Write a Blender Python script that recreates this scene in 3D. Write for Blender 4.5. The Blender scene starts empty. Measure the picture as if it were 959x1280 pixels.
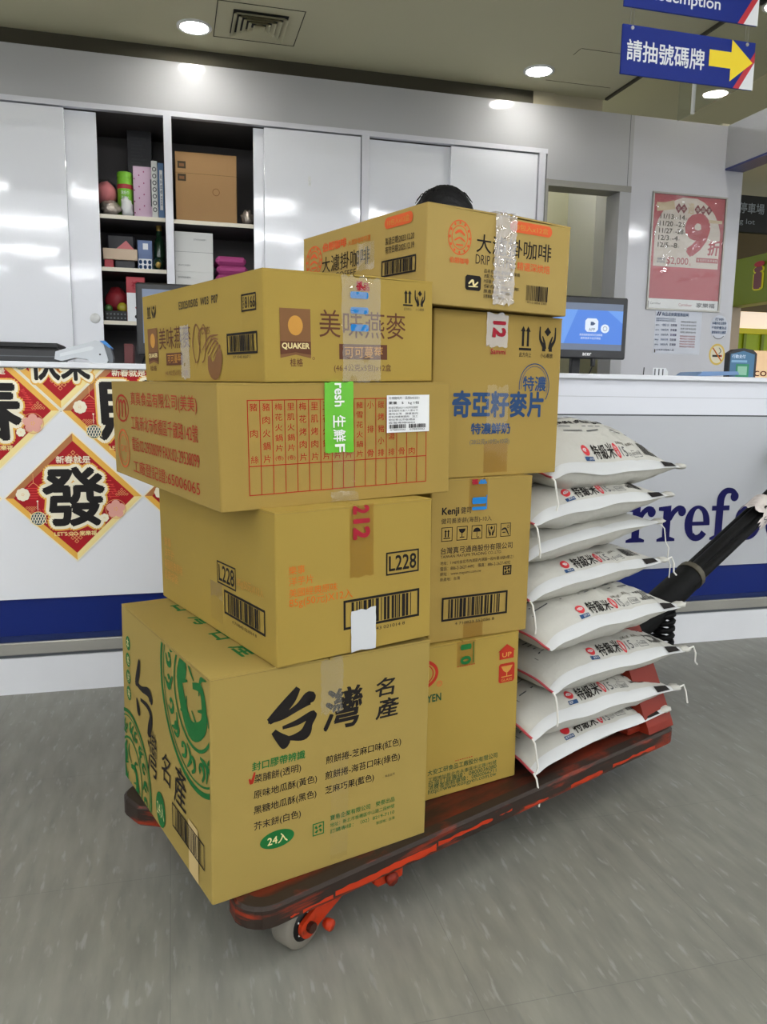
import bpy, math, random
from mathutils import Vector, Matrix, Euler
R = math.radians
sc = bpy.context.scene
C = sc.collection
random.seed(7)

def srgb(r, g, b):
    def f(c):
        c /= 255.0
        return c/12.92 if c <= .04045 else ((c+.055)/1.055)**2.4
    return (f(r), f(g), f(b), 1.0)

# ------------------------------------------------------------------ camera
cam_d = bpy.data.cameras.new('camera')
cam = bpy.data.objects.new('camera', cam_d)
C.objects.link(cam)
cam_d.sensor_fit = 'VERTICAL'
cam_d.sensor_height = 24.0
cam_d.lens = 991.53/1280*24.0
cr = Vector((0.96659684, -0.25588709, 0.01457224))
cu_ = Vector((0.02453805, 0.1489859, 0.98853482))
cf = Vector((0.25512435, 0.95515706, -0.15028827))
cam.matrix_world = Matrix(((cr.x, cu_.x, -cf.x, 0), (cr.y, cu_.y, -cf.y, 0), (cr.z, cu_.z, -cf.z, 1.0), (0, 0, 0, 1)))
cam_d.clip_start = .02
sc.camera = cam

# ------------------------------------------------------------------ light and exposure
TUBE_POWER = 54.0
DOWN_POWER = 20.0
WORLD = 1.4
w = bpy.data.worlds.new('store_air'); sc.world = w
w.use_nodes = True
w.node_tree.nodes['Background'].inputs[0].default_value = (.92, .96, 1.0, 1)
w.node_tree.nodes['Background'].inputs[1].default_value = WORLD
sc.view_settings.view_transform = 'Standard'
sc.view_settings.look = 'None'
sc.view_settings.gamma = 1.0
sc.view_settings.use_curve_mapping = False
sc.view_settings.exposure = 0.0
sc.cycles.max_bounces = 6
sc.cycles.caustics_reflective = False
sc.cycles.caustics_refractive = False
sc.cycles.sample_clamp_indirect = 6

# ------------------------------------------------------------------ materials
def nodes(m):
    return m.node_tree.nodes, m.node_tree.links
def mat(name, col, rough=.6, metal=0.0, emit=None, alpha=1.0, bump=None, var=None, coat=0, spec=.5):
    """bump=(scale, strength); var=(scale, amount, stretch xyz) mottles the colour itself"""
    m = bpy.data.materials.new(name); m.use_nodes = True
    n, l = nodes(m)
    b = n['Principled BSDF']
    b.inputs['Base Color'].default_value = col
    b.inputs['Roughness'].default_value = rough
    b.inputs['Metallic'].default_value = metal
    b.inputs['Specular IOR Level'].default_value = spec
    if coat: b.inputs['Coat Weight'].default_value = coat; b.inputs['Coat Roughness'].default_value = .05
    if emit:
        b.inputs['Emission Color'].default_value = emit[0]; b.inputs['Emission Strength'].default_value = emit[1]
    if alpha < 1: b.inputs['Alpha'].default_value = alpha
    if bump or var:
        tc = n.new('ShaderNodeTexCoord')
    if bump:
        t = n.new('ShaderNodeTexNoise'); t.inputs['Scale'].default_value = bump[0]; t.inputs['Detail'].default_value = 3
        bp = n.new('ShaderNodeBump'); bp.inputs['Strength'].default_value = bump[1]; bp.inputs['Distance'].default_value = bump[2] if len(bump) > 2 else .002
        l.new(tc.outputs['Object'], t.inputs['Vector']); l.new(t.outputs['Fac'], bp.inputs['Height']); l.new(bp.outputs['Normal'], b.inputs['Normal'])
    if var:
        mp = n.new('ShaderNodeMapping'); mp.inputs['Scale'].default_value = var[2] if len(var) > 2 else (1, 1, 1)
        t = n.new('ShaderNodeTexNoise'); t.inputs['Scale'].default_value = var[0]; t.inputs['Detail'].default_value = 5
        mx = n.new('ShaderNodeMix'); mx.data_type = 'RGBA'
        k = var[1]
        mx.inputs['A'].default_value = (col[0]*(1-k), col[1]*(1-k), col[2]*(1-k), 1)
        mx.inputs['B'].default_value = (min(1, col[0]*(1+k)), min(1, col[1]*(1+k)), min(1, col[2]*(1+k)), 1)
        l.new(tc.outputs['Object'], mp.inputs['Vector']); l.new(mp.outputs['Vector'], t.inputs['Vector'])
        l.new(t.outputs['Fac'], mx.inputs['Factor']); l.new(mx.outputs['Result'], b.inputs['Base Color'])
    return m

def patch_mat(name, c1, c2, scale, lo, hi, rough=.6, stretch=(1, 1, 1), bump=.3, detail=8):
    """worn paint: patches of c2 on c1"""
    m = bpy.data.materials.new(name); m.use_nodes = True
    n, l = nodes(m); b = n['Principled BSDF']; b.inputs['Roughness'].default_value = rough; b.inputs['Specular IOR Level'].default_value = .22
    tc = n.new('ShaderNodeTexCoord'); mp = n.new('ShaderNodeMapping'); mp.inputs['Scale'].default_value = stretch
    t = n.new('ShaderNodeTexNoise'); t.inputs['Scale'].default_value = scale; t.inputs['Detail'].default_value = detail; t.inputs['Roughness'].default_value = .65
    r = n.new('ShaderNodeValToRGB'); r.color_ramp.elements[0].position = lo; r.color_ramp.elements[1].position = hi
    r.color_ramp.elements[0].color = c1; r.color_ramp.elements[1].color = c2
    l.new(tc.outputs['Object'], mp.inputs['Vector']); l.new(mp.outputs['Vector'], t.inputs['Vector']); l.new(t.outputs['Fac'], r.inputs['Fac']); l.new(r.outputs['Color'], b.inputs['Base Color'])
    bp = n.new('ShaderNodeBump'); bp.inputs['Strength'].default_value = bump; bp.inputs['Distance'].default_value = .002
    l.new(t.outputs['Fac'], bp.inputs['Height']); l.new(bp.outputs['Normal'], b.inputs['Normal'])
    return m

def floor_mat():
    m = bpy.data.materials.new('grey_vinyl_tile'); m.use_nodes = True
    n, l = nodes(m); b = n['Principled BSDF']; b.inputs['Roughness'].default_value = .42
    tc = n.new('ShaderNodeTexCoord')
    def noise(scale, st, det=4):
        mp = n.new('ShaderNodeMapping'); mp.inputs['Scale'].default_value = st
        t = n.new('ShaderNodeTexNoise'); t.inputs['Scale'].default_value = scale; t.inputs['Detail'].default_value = det
        l.new(tc.outputs['Object'], mp.inputs['Vector']); l.new(mp.outputs['Vector'], t.inputs['Vector']); return t.outputs['Fac']
    def ramp(src, a, ca, b_, cb):
        r = n.new('ShaderNodeValToRGB'); r.color_ramp.elements[0].position = a; r.color_ramp.elements[1].position = b_
        r.color_ramp.elements[0].color = ca; r.color_ramp.elements[1].color = cb
        l.new(src, r.inputs['Fac']); return r.outputs['Color']
    def mix(f, a, b_, mode='MIX'):
        x = n.new('ShaderNodeMix'); x.data_type = 'RGBA'; x.blend_type = mode
        if isinstance(f, float): x.inputs['Factor'].default_value = f
        else: l.new(f, x.inputs['Factor'])
        for s, v in (('A', a), ('B', b_)):
            if isinstance(v, tuple): x.inputs[s].default_value = v
            else: l.new(v, x.inputs[s])
        return x.outputs['Result']
    base = ramp(noise(5.0, (6, 1.2, 1)), .3, srgb(109, 107, 98), .72, srgb(131, 129, 118))
    light = ramp(noise(14.0, (5, 1.0, 1), 3), .60, (0, 0, 0, 1), .70, (1, 1, 1, 1))
    dark = ramp(noise(11.0, (6, 1.1, 1), 3), .62, (0, 0, 0, 1), .74, (1, 1, 1, 1))
    c = mix(.5, base, base)
    x = n.new('ShaderNodeMath'); x.operation = 'MULTIPLY'; x.inputs[1].default_value = .42; l.new(light, x.inputs[0])
    c = mix(x.outputs[0], c, srgb(166, 167, 162))
    x = n.new('ShaderNodeMath'); x.operation = 'MULTIPLY'; x.inputs[1].default_value = .32; l.new(dark, x.inputs[0])
    c = mix(x.outputs[0], c, srgb(88, 90, 88))
    # big soft mottling between tiles
    c = mix(.16, c, ramp(noise(1.1, (1, 1, 1), 2), .3, srgb(90, 92, 90), .7, srgb(160, 160, 154)))
    # tile joints every 0.497 m
    sp = n.new('ShaderNodeSeparateXYZ'); l.new(tc.outputs['Object'], sp.inputs[0])
    joints = []
    for ax, off in (('X', .968), ('Y', 1.078)):
        a = n.new('ShaderNodeMath'); a.operation = 'SUBTRACT'; a.inputs[1].default_value = off; l.new(sp.outputs[ax], a.inputs[0])
        p = n.new('ShaderNodeMath'); p.operation = 'PINGPONG'; p.inputs[1].default_value = .2485; l.new(a.outputs[0], p.inputs[0])
        q = n.new('ShaderNodeMath'); q.operation = 'LESS_THAN'; q.inputs[1].default_value = .00055; l.new(p.outputs[0], q.inputs[0])
        joints.append(q.outputs[0])
    mx = n.new('ShaderNodeMath'); mx.operation = 'MAXIMUM'; l.new(joints[0], mx.inputs[0]); l.new(joints[1], mx.inputs[1])
    mm = n.new('ShaderNodeMath'); mm.operation = 'MULTIPLY'; mm.inputs[1].default_value = .45; l.new(mx.outputs[0], mm.inputs[0])
    c = mix(mm.outputs[0], c, srgb(70, 70, 68))
    l.new(c, b.inputs['Base Color'])
    return m

def film_mat(name, body=.1, col=(.9, .87, .78, 1), rough=.1, gloss=1.0, bump=None, tint=(1, 1, 1, 1)):
    """thin clear plastic: mostly transparent, a little milky, mirror-like at its surface"""
    m = bpy.data.materials.new(name); m.use_nodes = True
    n, l = nodes(m); n.remove(n['Principled BSDF']); out = n['Material Output']
    tr = n.new('ShaderNodeBsdfTransparent'); tr.inputs[0].default_value = tint; di = n.new('ShaderNodeBsdfDiffuse'); di.inputs['Color'].default_value = col
    gl = n.new('ShaderNodeBsdfGlossy'); gl.inputs['Roughness'].default_value = rough
    m1 = n.new('ShaderNodeMixShader'); m1.inputs['Fac'].default_value = body; l.new(tr.outputs[0], m1.inputs[1]); l.new(di.outputs[0], m1.inputs[2])
    fr = n.new('ShaderNodeFresnel'); fr.inputs['IOR'].default_value = 1.5
    mu = n.new('ShaderNodeMath'); mu.operation = 'MULTIPLY'; mu.inputs[1].default_value = gloss; l.new(fr.outputs[0], mu.inputs[0])
    ge = n.new('ShaderNodeNewGeometry'); iv = n.new('ShaderNodeMath'); iv.operation = 'SUBTRACT'; iv.inputs[0].default_value = 1.0; l.new(ge.outputs['Backfacing'], iv.inputs[1])
    mv = n.new('ShaderNodeMath'); mv.operation = 'MULTIPLY'; mv.use_clamp = True; l.new(mu.outputs[0], mv.inputs[0]); l.new(iv.outputs[0], mv.inputs[1])     # a film mirrors from outside only
    m2 = n.new('ShaderNodeMixShader'); l.new(mv.outputs[0], m2.inputs['Fac']); l.new(m1.outputs[0], m2.inputs[1]); l.new(gl.outputs[0], m2.inputs[2])
    if bump:
        tc = n.new('ShaderNodeTexCoord'); t = n.new('ShaderNodeTexNoise'); t.inputs['Scale'].default_value = bump[0]
        bp = n.new('ShaderNodeBump'); bp.inputs['Strength'].default_value = bump[1]; bp.inputs['Distance'].default_value = bump[2]
        l.new(tc.outputs['Object'], t.inputs['Vector']); l.new(t.outputs['Fac'], bp.inputs['Height']); l.new(bp.outputs['Normal'], gl.inputs['Normal']); l.new(bp.outputs['Normal'], fr.inputs['Normal'])
    l.new(m2.outputs[0], out.inputs['Surface']); return m

M = {}
def card(name, r, g, b):
    M[name] = mat(name, srgb(r, g, b), .78, bump=(220, .12, .0006), var=(5, .06), spec=.25)
card('card_tan', 160, 136, 75)
card('card_ochre', 156, 131, 59)
card('card_kraft', 152, 127, 63)
card('card_pale', 153, 131, 68)
card('card_brown', 158, 124, 84)
M['card_dark_seam'] = mat('card_dark_seam', srgb(112, 88, 48), .9)
for nme, c in dict(ink_black=(26, 22, 20), ink_green=(24, 98, 44), ink_dark_green=(34, 74, 46), ink_orange=(200, 100, 24), ink_faint_orange=(190, 138, 62), ink_red=(164, 44, 26),
                   ink_brown=(92, 56, 38), ink_mid_brown=(120, 84, 52), ink_orange_red=(206, 92, 48), ink_blue=(38, 66, 104), ink_sky=(30, 118, 184), ink_crimson=(150, 28, 44), ink_white=(238, 238, 234),
                   ink_dull=(66, 56, 40), ink_cream=(222, 206, 150), ink_grey=(90, 90, 92)).items():
    M[nme] = mat(nme, srgb(*c), .75, spec=.2)
M['tape_clear'] = film_mat('clear_tape', 0, rough=.06, gloss=1.3)
M['tape_glossy'] = film_mat('crumpled_clear_tape', .13, srgb(214, 206, 186), .06, 1.6)
M['tape_amber'] = film_mat('amber_tape', 0, rough=.06, gloss=.8, tint=(.88, .80, .64, 1))
M['tape_foil'] = film_mat('glittering_crumpled_tape', .46, srgb(186, 170, 150), .05, 5.0)
M['tape_white'] = mat('white_tape', srgb(212, 214, 216), .4, alpha=.94)
M['tape_green'] = mat('green_tape', srgb(94, 178, 34), .28, bump=(40, .25, .002))
M['label_white'] = mat('white_label_paper', srgb(232, 233, 232), .45)
M['laminate'] = mat('glossy_white_laminate', srgb(242, 243, 248), .07, bump=(2.4, .38, .006), coat=.5)
M['laminate_wall'] = mat('white_laminate_wall', srgb(184, 184, 186), .10, bump=(1.3, .2, .004))
M['pillar'] = mat('white_pillar_laminate', srgb(204, 204, 209), .08, bump=(2.4, .38, .006), coat=.4)
M['laminate_frame'] = mat('white_cabinet_trim', srgb(222, 222, 228), .2)
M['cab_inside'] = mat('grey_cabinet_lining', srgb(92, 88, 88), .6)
M['shelf_edge'] = mat('cream_shelf_edge', srgb(226, 218, 200), .5)
M['counter_white'] = mat('white_counter_panel', srgb(222, 224, 231), .3, bump=(1.5, .12, .003))
M['counter_grey'] = mat('pale_grey_counter_panel', srgb(184, 186, 190), .28, bump=(1.5, .12, .003), var=(2.2, .04))
M['panel_white'] = mat('white_counter_vinyl', srgb(230, 231, 234), .3, bump=(1.5, .12, .003))
M['counter_top'] = mat('white_counter_top', srgb(226, 228, 233), .25)
M['blue_band'] = mat('blue_counter_band', srgb(2, 28, 98), .45, spec=.25)
M['blue_band_low'] = mat('dull_blue_band', srgb(22, 36, 82), .45, spec=.25)
M['steel'] = mat('brushed_steel', srgb(168, 166, 158), .38, .75, var=(4, .18, (1, 1, 6)))
M['kick'] = mat('white_kickboard', srgb(222, 223, 226), .4, var=(6, .05))
M['navy'] = mat('navy_lettering', srgb(6, 5, 74), .5, spec=.2)
M['ceiling'] = mat('olive_grey_ceiling', srgb(196, 192, 160), .85, var=(.9, .04))
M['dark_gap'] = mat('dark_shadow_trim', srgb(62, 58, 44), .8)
M['beige_soffit'] = mat('beige_soffit', srgb(176, 168, 144), .8)
M['cream_wall'] = mat('pale_cream_wall', srgb(214, 212, 184), .7, var=(1.4, .05))
M['alu'] = mat('brushed_aluminium', srgb(150, 148, 140), .4, .8)
M['grey_jamb'] = mat('grey_door_jamb', srgb(176, 176, 178), .45)
M['hall_brown'] = mat('brown_hall_wall', srgb(112, 98, 70), .8)
M['hall_grey'] = mat('grey_hall_wall', srgb(150, 146, 134), .8)
M['sign_blue'] = mat('blue_sign_face', srgb(4, 36, 128), .5, spec=.25)
M['sign_yellow'] = mat('yellow_arrow', srgb(252, 222, 20), .5)
M['sign_red'] = mat('red_stripe', srgb(190, 24, 44), .5)
M['white_plain'] = mat('white_print', srgb(236, 238, 240), .5)
M['black_plastic'] = mat('black_plastic', srgb(24, 24, 27), .42)
M['black_matte'] = mat('black_matte_plastic', srgb(15, 15, 16), .6)
M['grey_plastic'] = mat('light_grey_plastic', srgb(186, 190, 194), .4)
M['dark_grey'] = mat('dark_grey_plastic', srgb(84, 88, 92), .45)
M['tube'] = mat('lit_tube', (1, 1, 1, 1), .5, emit=((.96, .98, 1, 1), TUBE_POWER))
M['down'] = mat('lit_downlight', (1, 1, 1, 1), .5, emit=((1, .98, .92, 1), DOWN_POWER*4))
M['white_enamel'] = mat('white_enamel', srgb(225, 225, 222), .4)
M['cart_deck'] = patch_mat('worn_red_brown_boards', srgb(44, 28, 20), srgb(104, 36, 18), 3.2, .44, .66, .5, (1, 4, 1))
M['cart_rim'] = patch_mat('worn_dark_rim', srgb(44, 35, 29), srgb(132, 44, 22), 4.2, .52, .62, .5, (.7, 1, 7.0))
M['cart_red'] = patch_mat('chipped_red_paint', srgb(116, 34, 18), srgb(58, 26, 20), 9, .60, .72, .45)
M['cart_orange'] = patch_mat('chipped_orange_paint', srgb(172, 50, 20), srgb(84, 32, 20), 14, .62, .74, .42)
M['rubber_grey'] = mat('worn_grey_tyre', srgb(116, 111, 100), .7, var=(20, .12))
M['bearing'] = mat('black_bearing', srgb(18, 18, 18), .35, .4)
M['bolt'] = mat('dark_bolt', srgb(70, 40, 30), .4, .6)
M['handle_black'] = mat('black_wrapped_handle', srgb(6, 6, 6), .6, spec=.12, bump=(30, .25, .002))
M['dull_band'] = mat('dull_olive_band', srgb(66, 60, 44), .6)
M['masking'] = patch_mat('torn_white_tape', srgb(206, 196, 190), srgb(170, 158, 154), 30, .5, .75, .6)
M['sack'] = mat('white_woven_sack', srgb(190, 188, 179), .50, bump=(34, .5, .006), spec=.4)
M['seam_white'] = mat('white_sack_strip', srgb(200, 201, 200), .4)
M['thread_white'] = mat('white_cotton_thread', srgb(228, 226, 218), .8)
M['thread_red'] = mat('red_stitching', srgb(186, 74, 84), .7)
M['hair'] = mat('black_hair', srgb(10, 9, 10), .6, spec=.2, bump=(120, .5, .002))
M['skin'] = mat('skin', srgb(206, 160, 130), .5)
M['shirt'] = mat('dark_shirt', srgb(44, 46, 54), .8)
M['trousers'] = mat('dark_trousers', srgb(34, 34, 40), .8)

# ------------------------------------------------------------------ mesh builder
class MB:
    def __init__(s): s.v = []; s.f = []; s.m = []; s.sm = []; s.mats = []
    def mi(s, m):
        m = M[m] if isinstance(m, str) else m
        if m not in s.mats: s.mats.append(m)
        return s.mats.index(m)
    def poly(s, pts, m, smooth=False):
        i = len(s.v); s.v += [tuple(p) for p in pts]; s.f.append(tuple(range(i, i+len(pts)))); s.m.append(s.mi(m)); s.sm.append(smooth)
    def mesh(s, vs, fs, m, smooth=False):
        i = len(s.v); s.v += [tuple(p) for p in vs]; k = s.mi(m)
        for f in fs: s.f.append(tuple(i+j for j in f)); s.m.append(k); s.sm.append(smooth)
    def box(s, x0, y0, z0, x1, y1, z1, m, bev=0.0, X=None):
        if bev <= 0:
            vs = [(x, y, z) for x in (x0, x1) for y in (y0, y1) for z in (z0, z1)]
            fs = [(0, 1, 3, 2), (4, 6, 7, 5), (0, 4, 5, 1), (2, 3, 7, 6), (0, 2, 6, 4), (1, 5, 7, 3)]
        else:
            b = min(bev, (x1-x0)/2.01, (y1-y0)/2.01, (z1-z0)/2.01)
            def ring(z, i):
                return [(x0+i, y0+b, z), (x0+b, y0+i, z), (x1-b, y0+i, z), (x1-i, y0+b, z), (x1-i, y1-b, z), (x1-b, y1-i, z), (x0+b, y1-i, z), (x0+i, y1-b, z)]
            vs = [(x0+b, y0+b, z0), (x1-b, y0+b, z0), (x1-b, y1-b, z0), (x0+b, y1-b, z0)] + ring(z0+b, 0) + ring(z1-b, 0) + [(x0+b, y0+b, z1), (x1-b, y0+b, z1), (x1-b, y1-b, z1), (x0+b, y1-b, z1)]
            fs = [(3, 2, 1, 0), (20, 21, 22, 23)]
            a, c = 4, 12
            for k in range(8): fs.append((a+k, a+(k+1) % 8, c+(k+1) % 8, c+k))
            fs += [(0, 1, a+2, a+1), (1, 2, a+4, a+3), (2, 3, a+6, a+5), (3, 0, a, a+7), (0, a+1, a), (1, a+3, a+2), (2, a+5, a+4), (3, a+7, a+6)]
            fs += [(c+1, c+2, 21, 20), (c+3, c+4, 22, 21), (c+5, c+6, 23, 22), (c+7, c, 20, 23), (c, c+1, 20), (c+2, c+3, 21), (c+4, c+5, 22), (c+6, c+7, 23)]
        if X: vs = [X @ Vector(v) for v in vs]
        s.mesh(vs, fs, m)
    def tube(s, pts, rad, m, n=10, cap=True, smooth=True):
        pts = [Vector(p) for p in pts]; rr = rad if isinstance(rad, (list, tuple)) else [rad]*len(pts)
        vs = []; up = None
        for i, p in enumerate(pts):
            t = (pts[min(i+1, len(pts)-1)]-pts[max(i-1, 0)]).normalized()
            if up is None: up = t.orthogonal().normalized()
            a = (up-t*up.dot(t)).normalized(); up = a; b = t.cross(a)
            vs += [p+(a*math.cos(2*math.pi*k/n)+b*math.sin(2*math.pi*k/n))*rr[i] for k in range(n)]
        fs = [(i*n+k, i*n+(k+1) % n, (i+1)*n+(k+1) % n, (i+1)*n+k) for i in range(len(pts)-1) for k in range(n)]
        s.mesh(vs, fs, m, smooth)
        if cap:
            s.poly(vs[:n][::-1], m); s.poly(vs[-n:], m)
    def lathe(s, prof, m, c=(0, 0, 0), n=24, X=None, smooth=True):
        vs = [(r*math.cos(2*math.pi*k/n), r*math.sin(2*math.pi*k/n), z) for r, z in prof for k in range(n)]
        X = X or Matrix.Translation(c)
        vs = [X @ Vector(v) for v in vs]
        fs = [(i*n+k, i*n+(k+1) % n, (i+1)*n+(k+1) % n, (i+1)*n+k) for i in range(len(prof)-1) for k in range(n)]
        s.mesh(vs, fs, m, smooth)
        if prof[0][0] > 1e-6: s.poly(vs[:n][::-1], m)
        if prof[-1][0] > 1e-6: s.poly(vs[-n:], m)
    def prism(s, outline, d0, d1, m, P):
        """outline in (u,v); P(u,v,depth) -> point"""
        a = [P(u, v, d0) for u, v in outline]; b = [P(u, v, d1) for u, v in outline]
        s.poly(a, m); s.poly(b[::-1], m)
        for i in range(len(a)):
            j = (i+1) % len(a); s.poly([a[i], b[i], b[j], a[j]], m)
    def blob(s, c, r, m, n=12, k=8, noise=0.0, seed=1, X=None):
        rnd = random.Random(seed); vs = []
        for i in range(k+1):
            th = math.pi*i/k
            for j in range(n):
                ph = 2*math.pi*j/n; q = 1+rnd.uniform(-noise, noise)
                vs.append((c[0]+r[0]*q*math.sin(th)*math.cos(ph), c[1]+r[1]*q*math.sin(th)*math.sin(ph), c[2]+r[2]*q*math.cos(th)))
        if X: vs = [X @ Vector(v) for v in vs]
        s.mesh(vs, [(i*n+j, i*n+(j+1) % n, (i+1)*n+(j+1) % n, (i+1)*n+j) for i in range(k) for j in range(n)], m, True)
    def build(s, name, parent=None, matrix=None, merge=False):
        """vertices are in the parent's frame when parent has a matrix, else in world space"""
        me = bpy.data.meshes.new(name); vs = s.v
        if parent is not None and not parent.get('_local'):
            inv = parent.matrix_basis.inverted(); vs = [tuple(inv @ Vector(v)) for v in vs]
            if parent.parent is not None:
                inv2 = parent.parent.matrix_basis.inverted()
        me.from_pydata(vs, [], s.f)
        for m in s.mats: me.materials.append(m)
        me.polygons.foreach_set('material_index', s.m); me.polygons.foreach_set('use_smooth', s.sm)
        me.update()
        o = bpy.data.objects.new(name, me); C.objects.link(o)
        if matrix is not None: o.matrix_basis = matrix
        if parent is not None: o.parent = parent
        return o

def tag(o, label=None, cat=None, group=None, kind=None):
    if label: o['label'] = label
    if cat: o['category'] = cat
    if group: o['group'] = group
    if kind: o['kind'] = kind
    return o
def empty(name, loc, label=None, cat=None, group=None, kind=None, rz=0):
    o = bpy.data.objects.new(name, None); C.objects.link(o); o.empty_display_size = .05
    o.matrix_basis = Matrix.Translation(loc) @ Matrix.Rotation(rz, 4, 'Z')
    return tag(o, label, cat, group, kind)
def part(mb, name, parent, local=False):
    """local: vertices already in the frame of parent"""
    if local:
        me_parent = parent; o = mb.build(name); o.parent = me_parent; return o
    inv = Matrix.Identity(4); p = parent
    chain = []
    while p is not None: chain.append(p.matrix_basis); p = p.parent
    W = Matrix.Identity(4)
    for c in reversed(chain): W = W @ c
    iv = W.inverted(); mb.v = [tuple(iv @ Vector(v)) for v in mb.v]
    o = mb.build(name); o.parent = parent; return o
def solid(mb, name, loc, label, cat, group=None, kind=None):
    """a top-level thing that is one mesh, origin at loc"""
    mb.v = [(v[0]-loc[0], v[1]-loc[1], v[2]-loc[2]) for v in mb.v]
    o = mb.build(name); o.location = loc
    return tag(o, label, cat, group, kind)
def struct(mb, name): return tag(mb.build(name), kind='structure')

# ------------------------------------------------------------------ lettering
_cache = {}; _copies = {}
_fc = bpy.data.curves.new('lettering_source', 'FONT'); _fo = bpy.data.objects.new('lettering_source', _fc); C.objects.link(_fo)
_fc.resolution_u = 3
def glyphs(body, bold=0.0, shear=0.0):
    """flat outlines of a text; bold lays slightly shifted copies over each other"""
    k = (body, bold, shear)
    if k in _cache: return _cache[k]
    _fc.body = body; _fc.shear = shear
    bpy.context.view_layer.update()
    me = bpy.data.meshes.new_from_object(_fo.evaluated_get(bpy.context.evaluated_depsgraph_get()))
    v0 = [(v.co.x, v.co.y) for v in me.vertices]; f0 = [tuple(p.vertices) for p in me.polygons]
    bpy.data.meshes.remove(me)
    vs, fs = list(v0), list(f0)
    if bold > .003 and v0:
        n = 3 if bold < .03 else (6 if bold < .06 else 16)
        _copies[k] = n+1
        for j in range(n):
            dx, dy = bold*math.cos(2*math.pi*j/n+.3), bold*math.sin(2*math.pi*j/n+.3); o = len(vs)
            vs += [(x+dx, y+dy) for x, y in v0]; fs += [tuple(q+o for q in f) for f in f0]
    if vs:
        x0 = min(v[0] for v in vs); x1 = max(v[0] for v in vs); y0 = min(v[1] for v in vs); y1 = max(v[1] for v in vs)
    else: x0 = x1 = y0 = y1 = 0
    _cache[k] = (vs, fs, x0, y0, x1, y1); return _cache[k]
def clip_poly(pts, f):
    out = []
    for i in range(len(pts)):
        a, b = pts[i], pts[(i+1) % len(pts)]; fa, fb = f(a), f(b)
        if fa >= 0: out.append(a)
        if (fa >= 0) != (fb >= 0):
            t = fa/(fa-fb); out.append((a[0]+(b[0]-a[0])*t, a[1]+(b[1]-a[1])*t))
    return out

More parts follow.
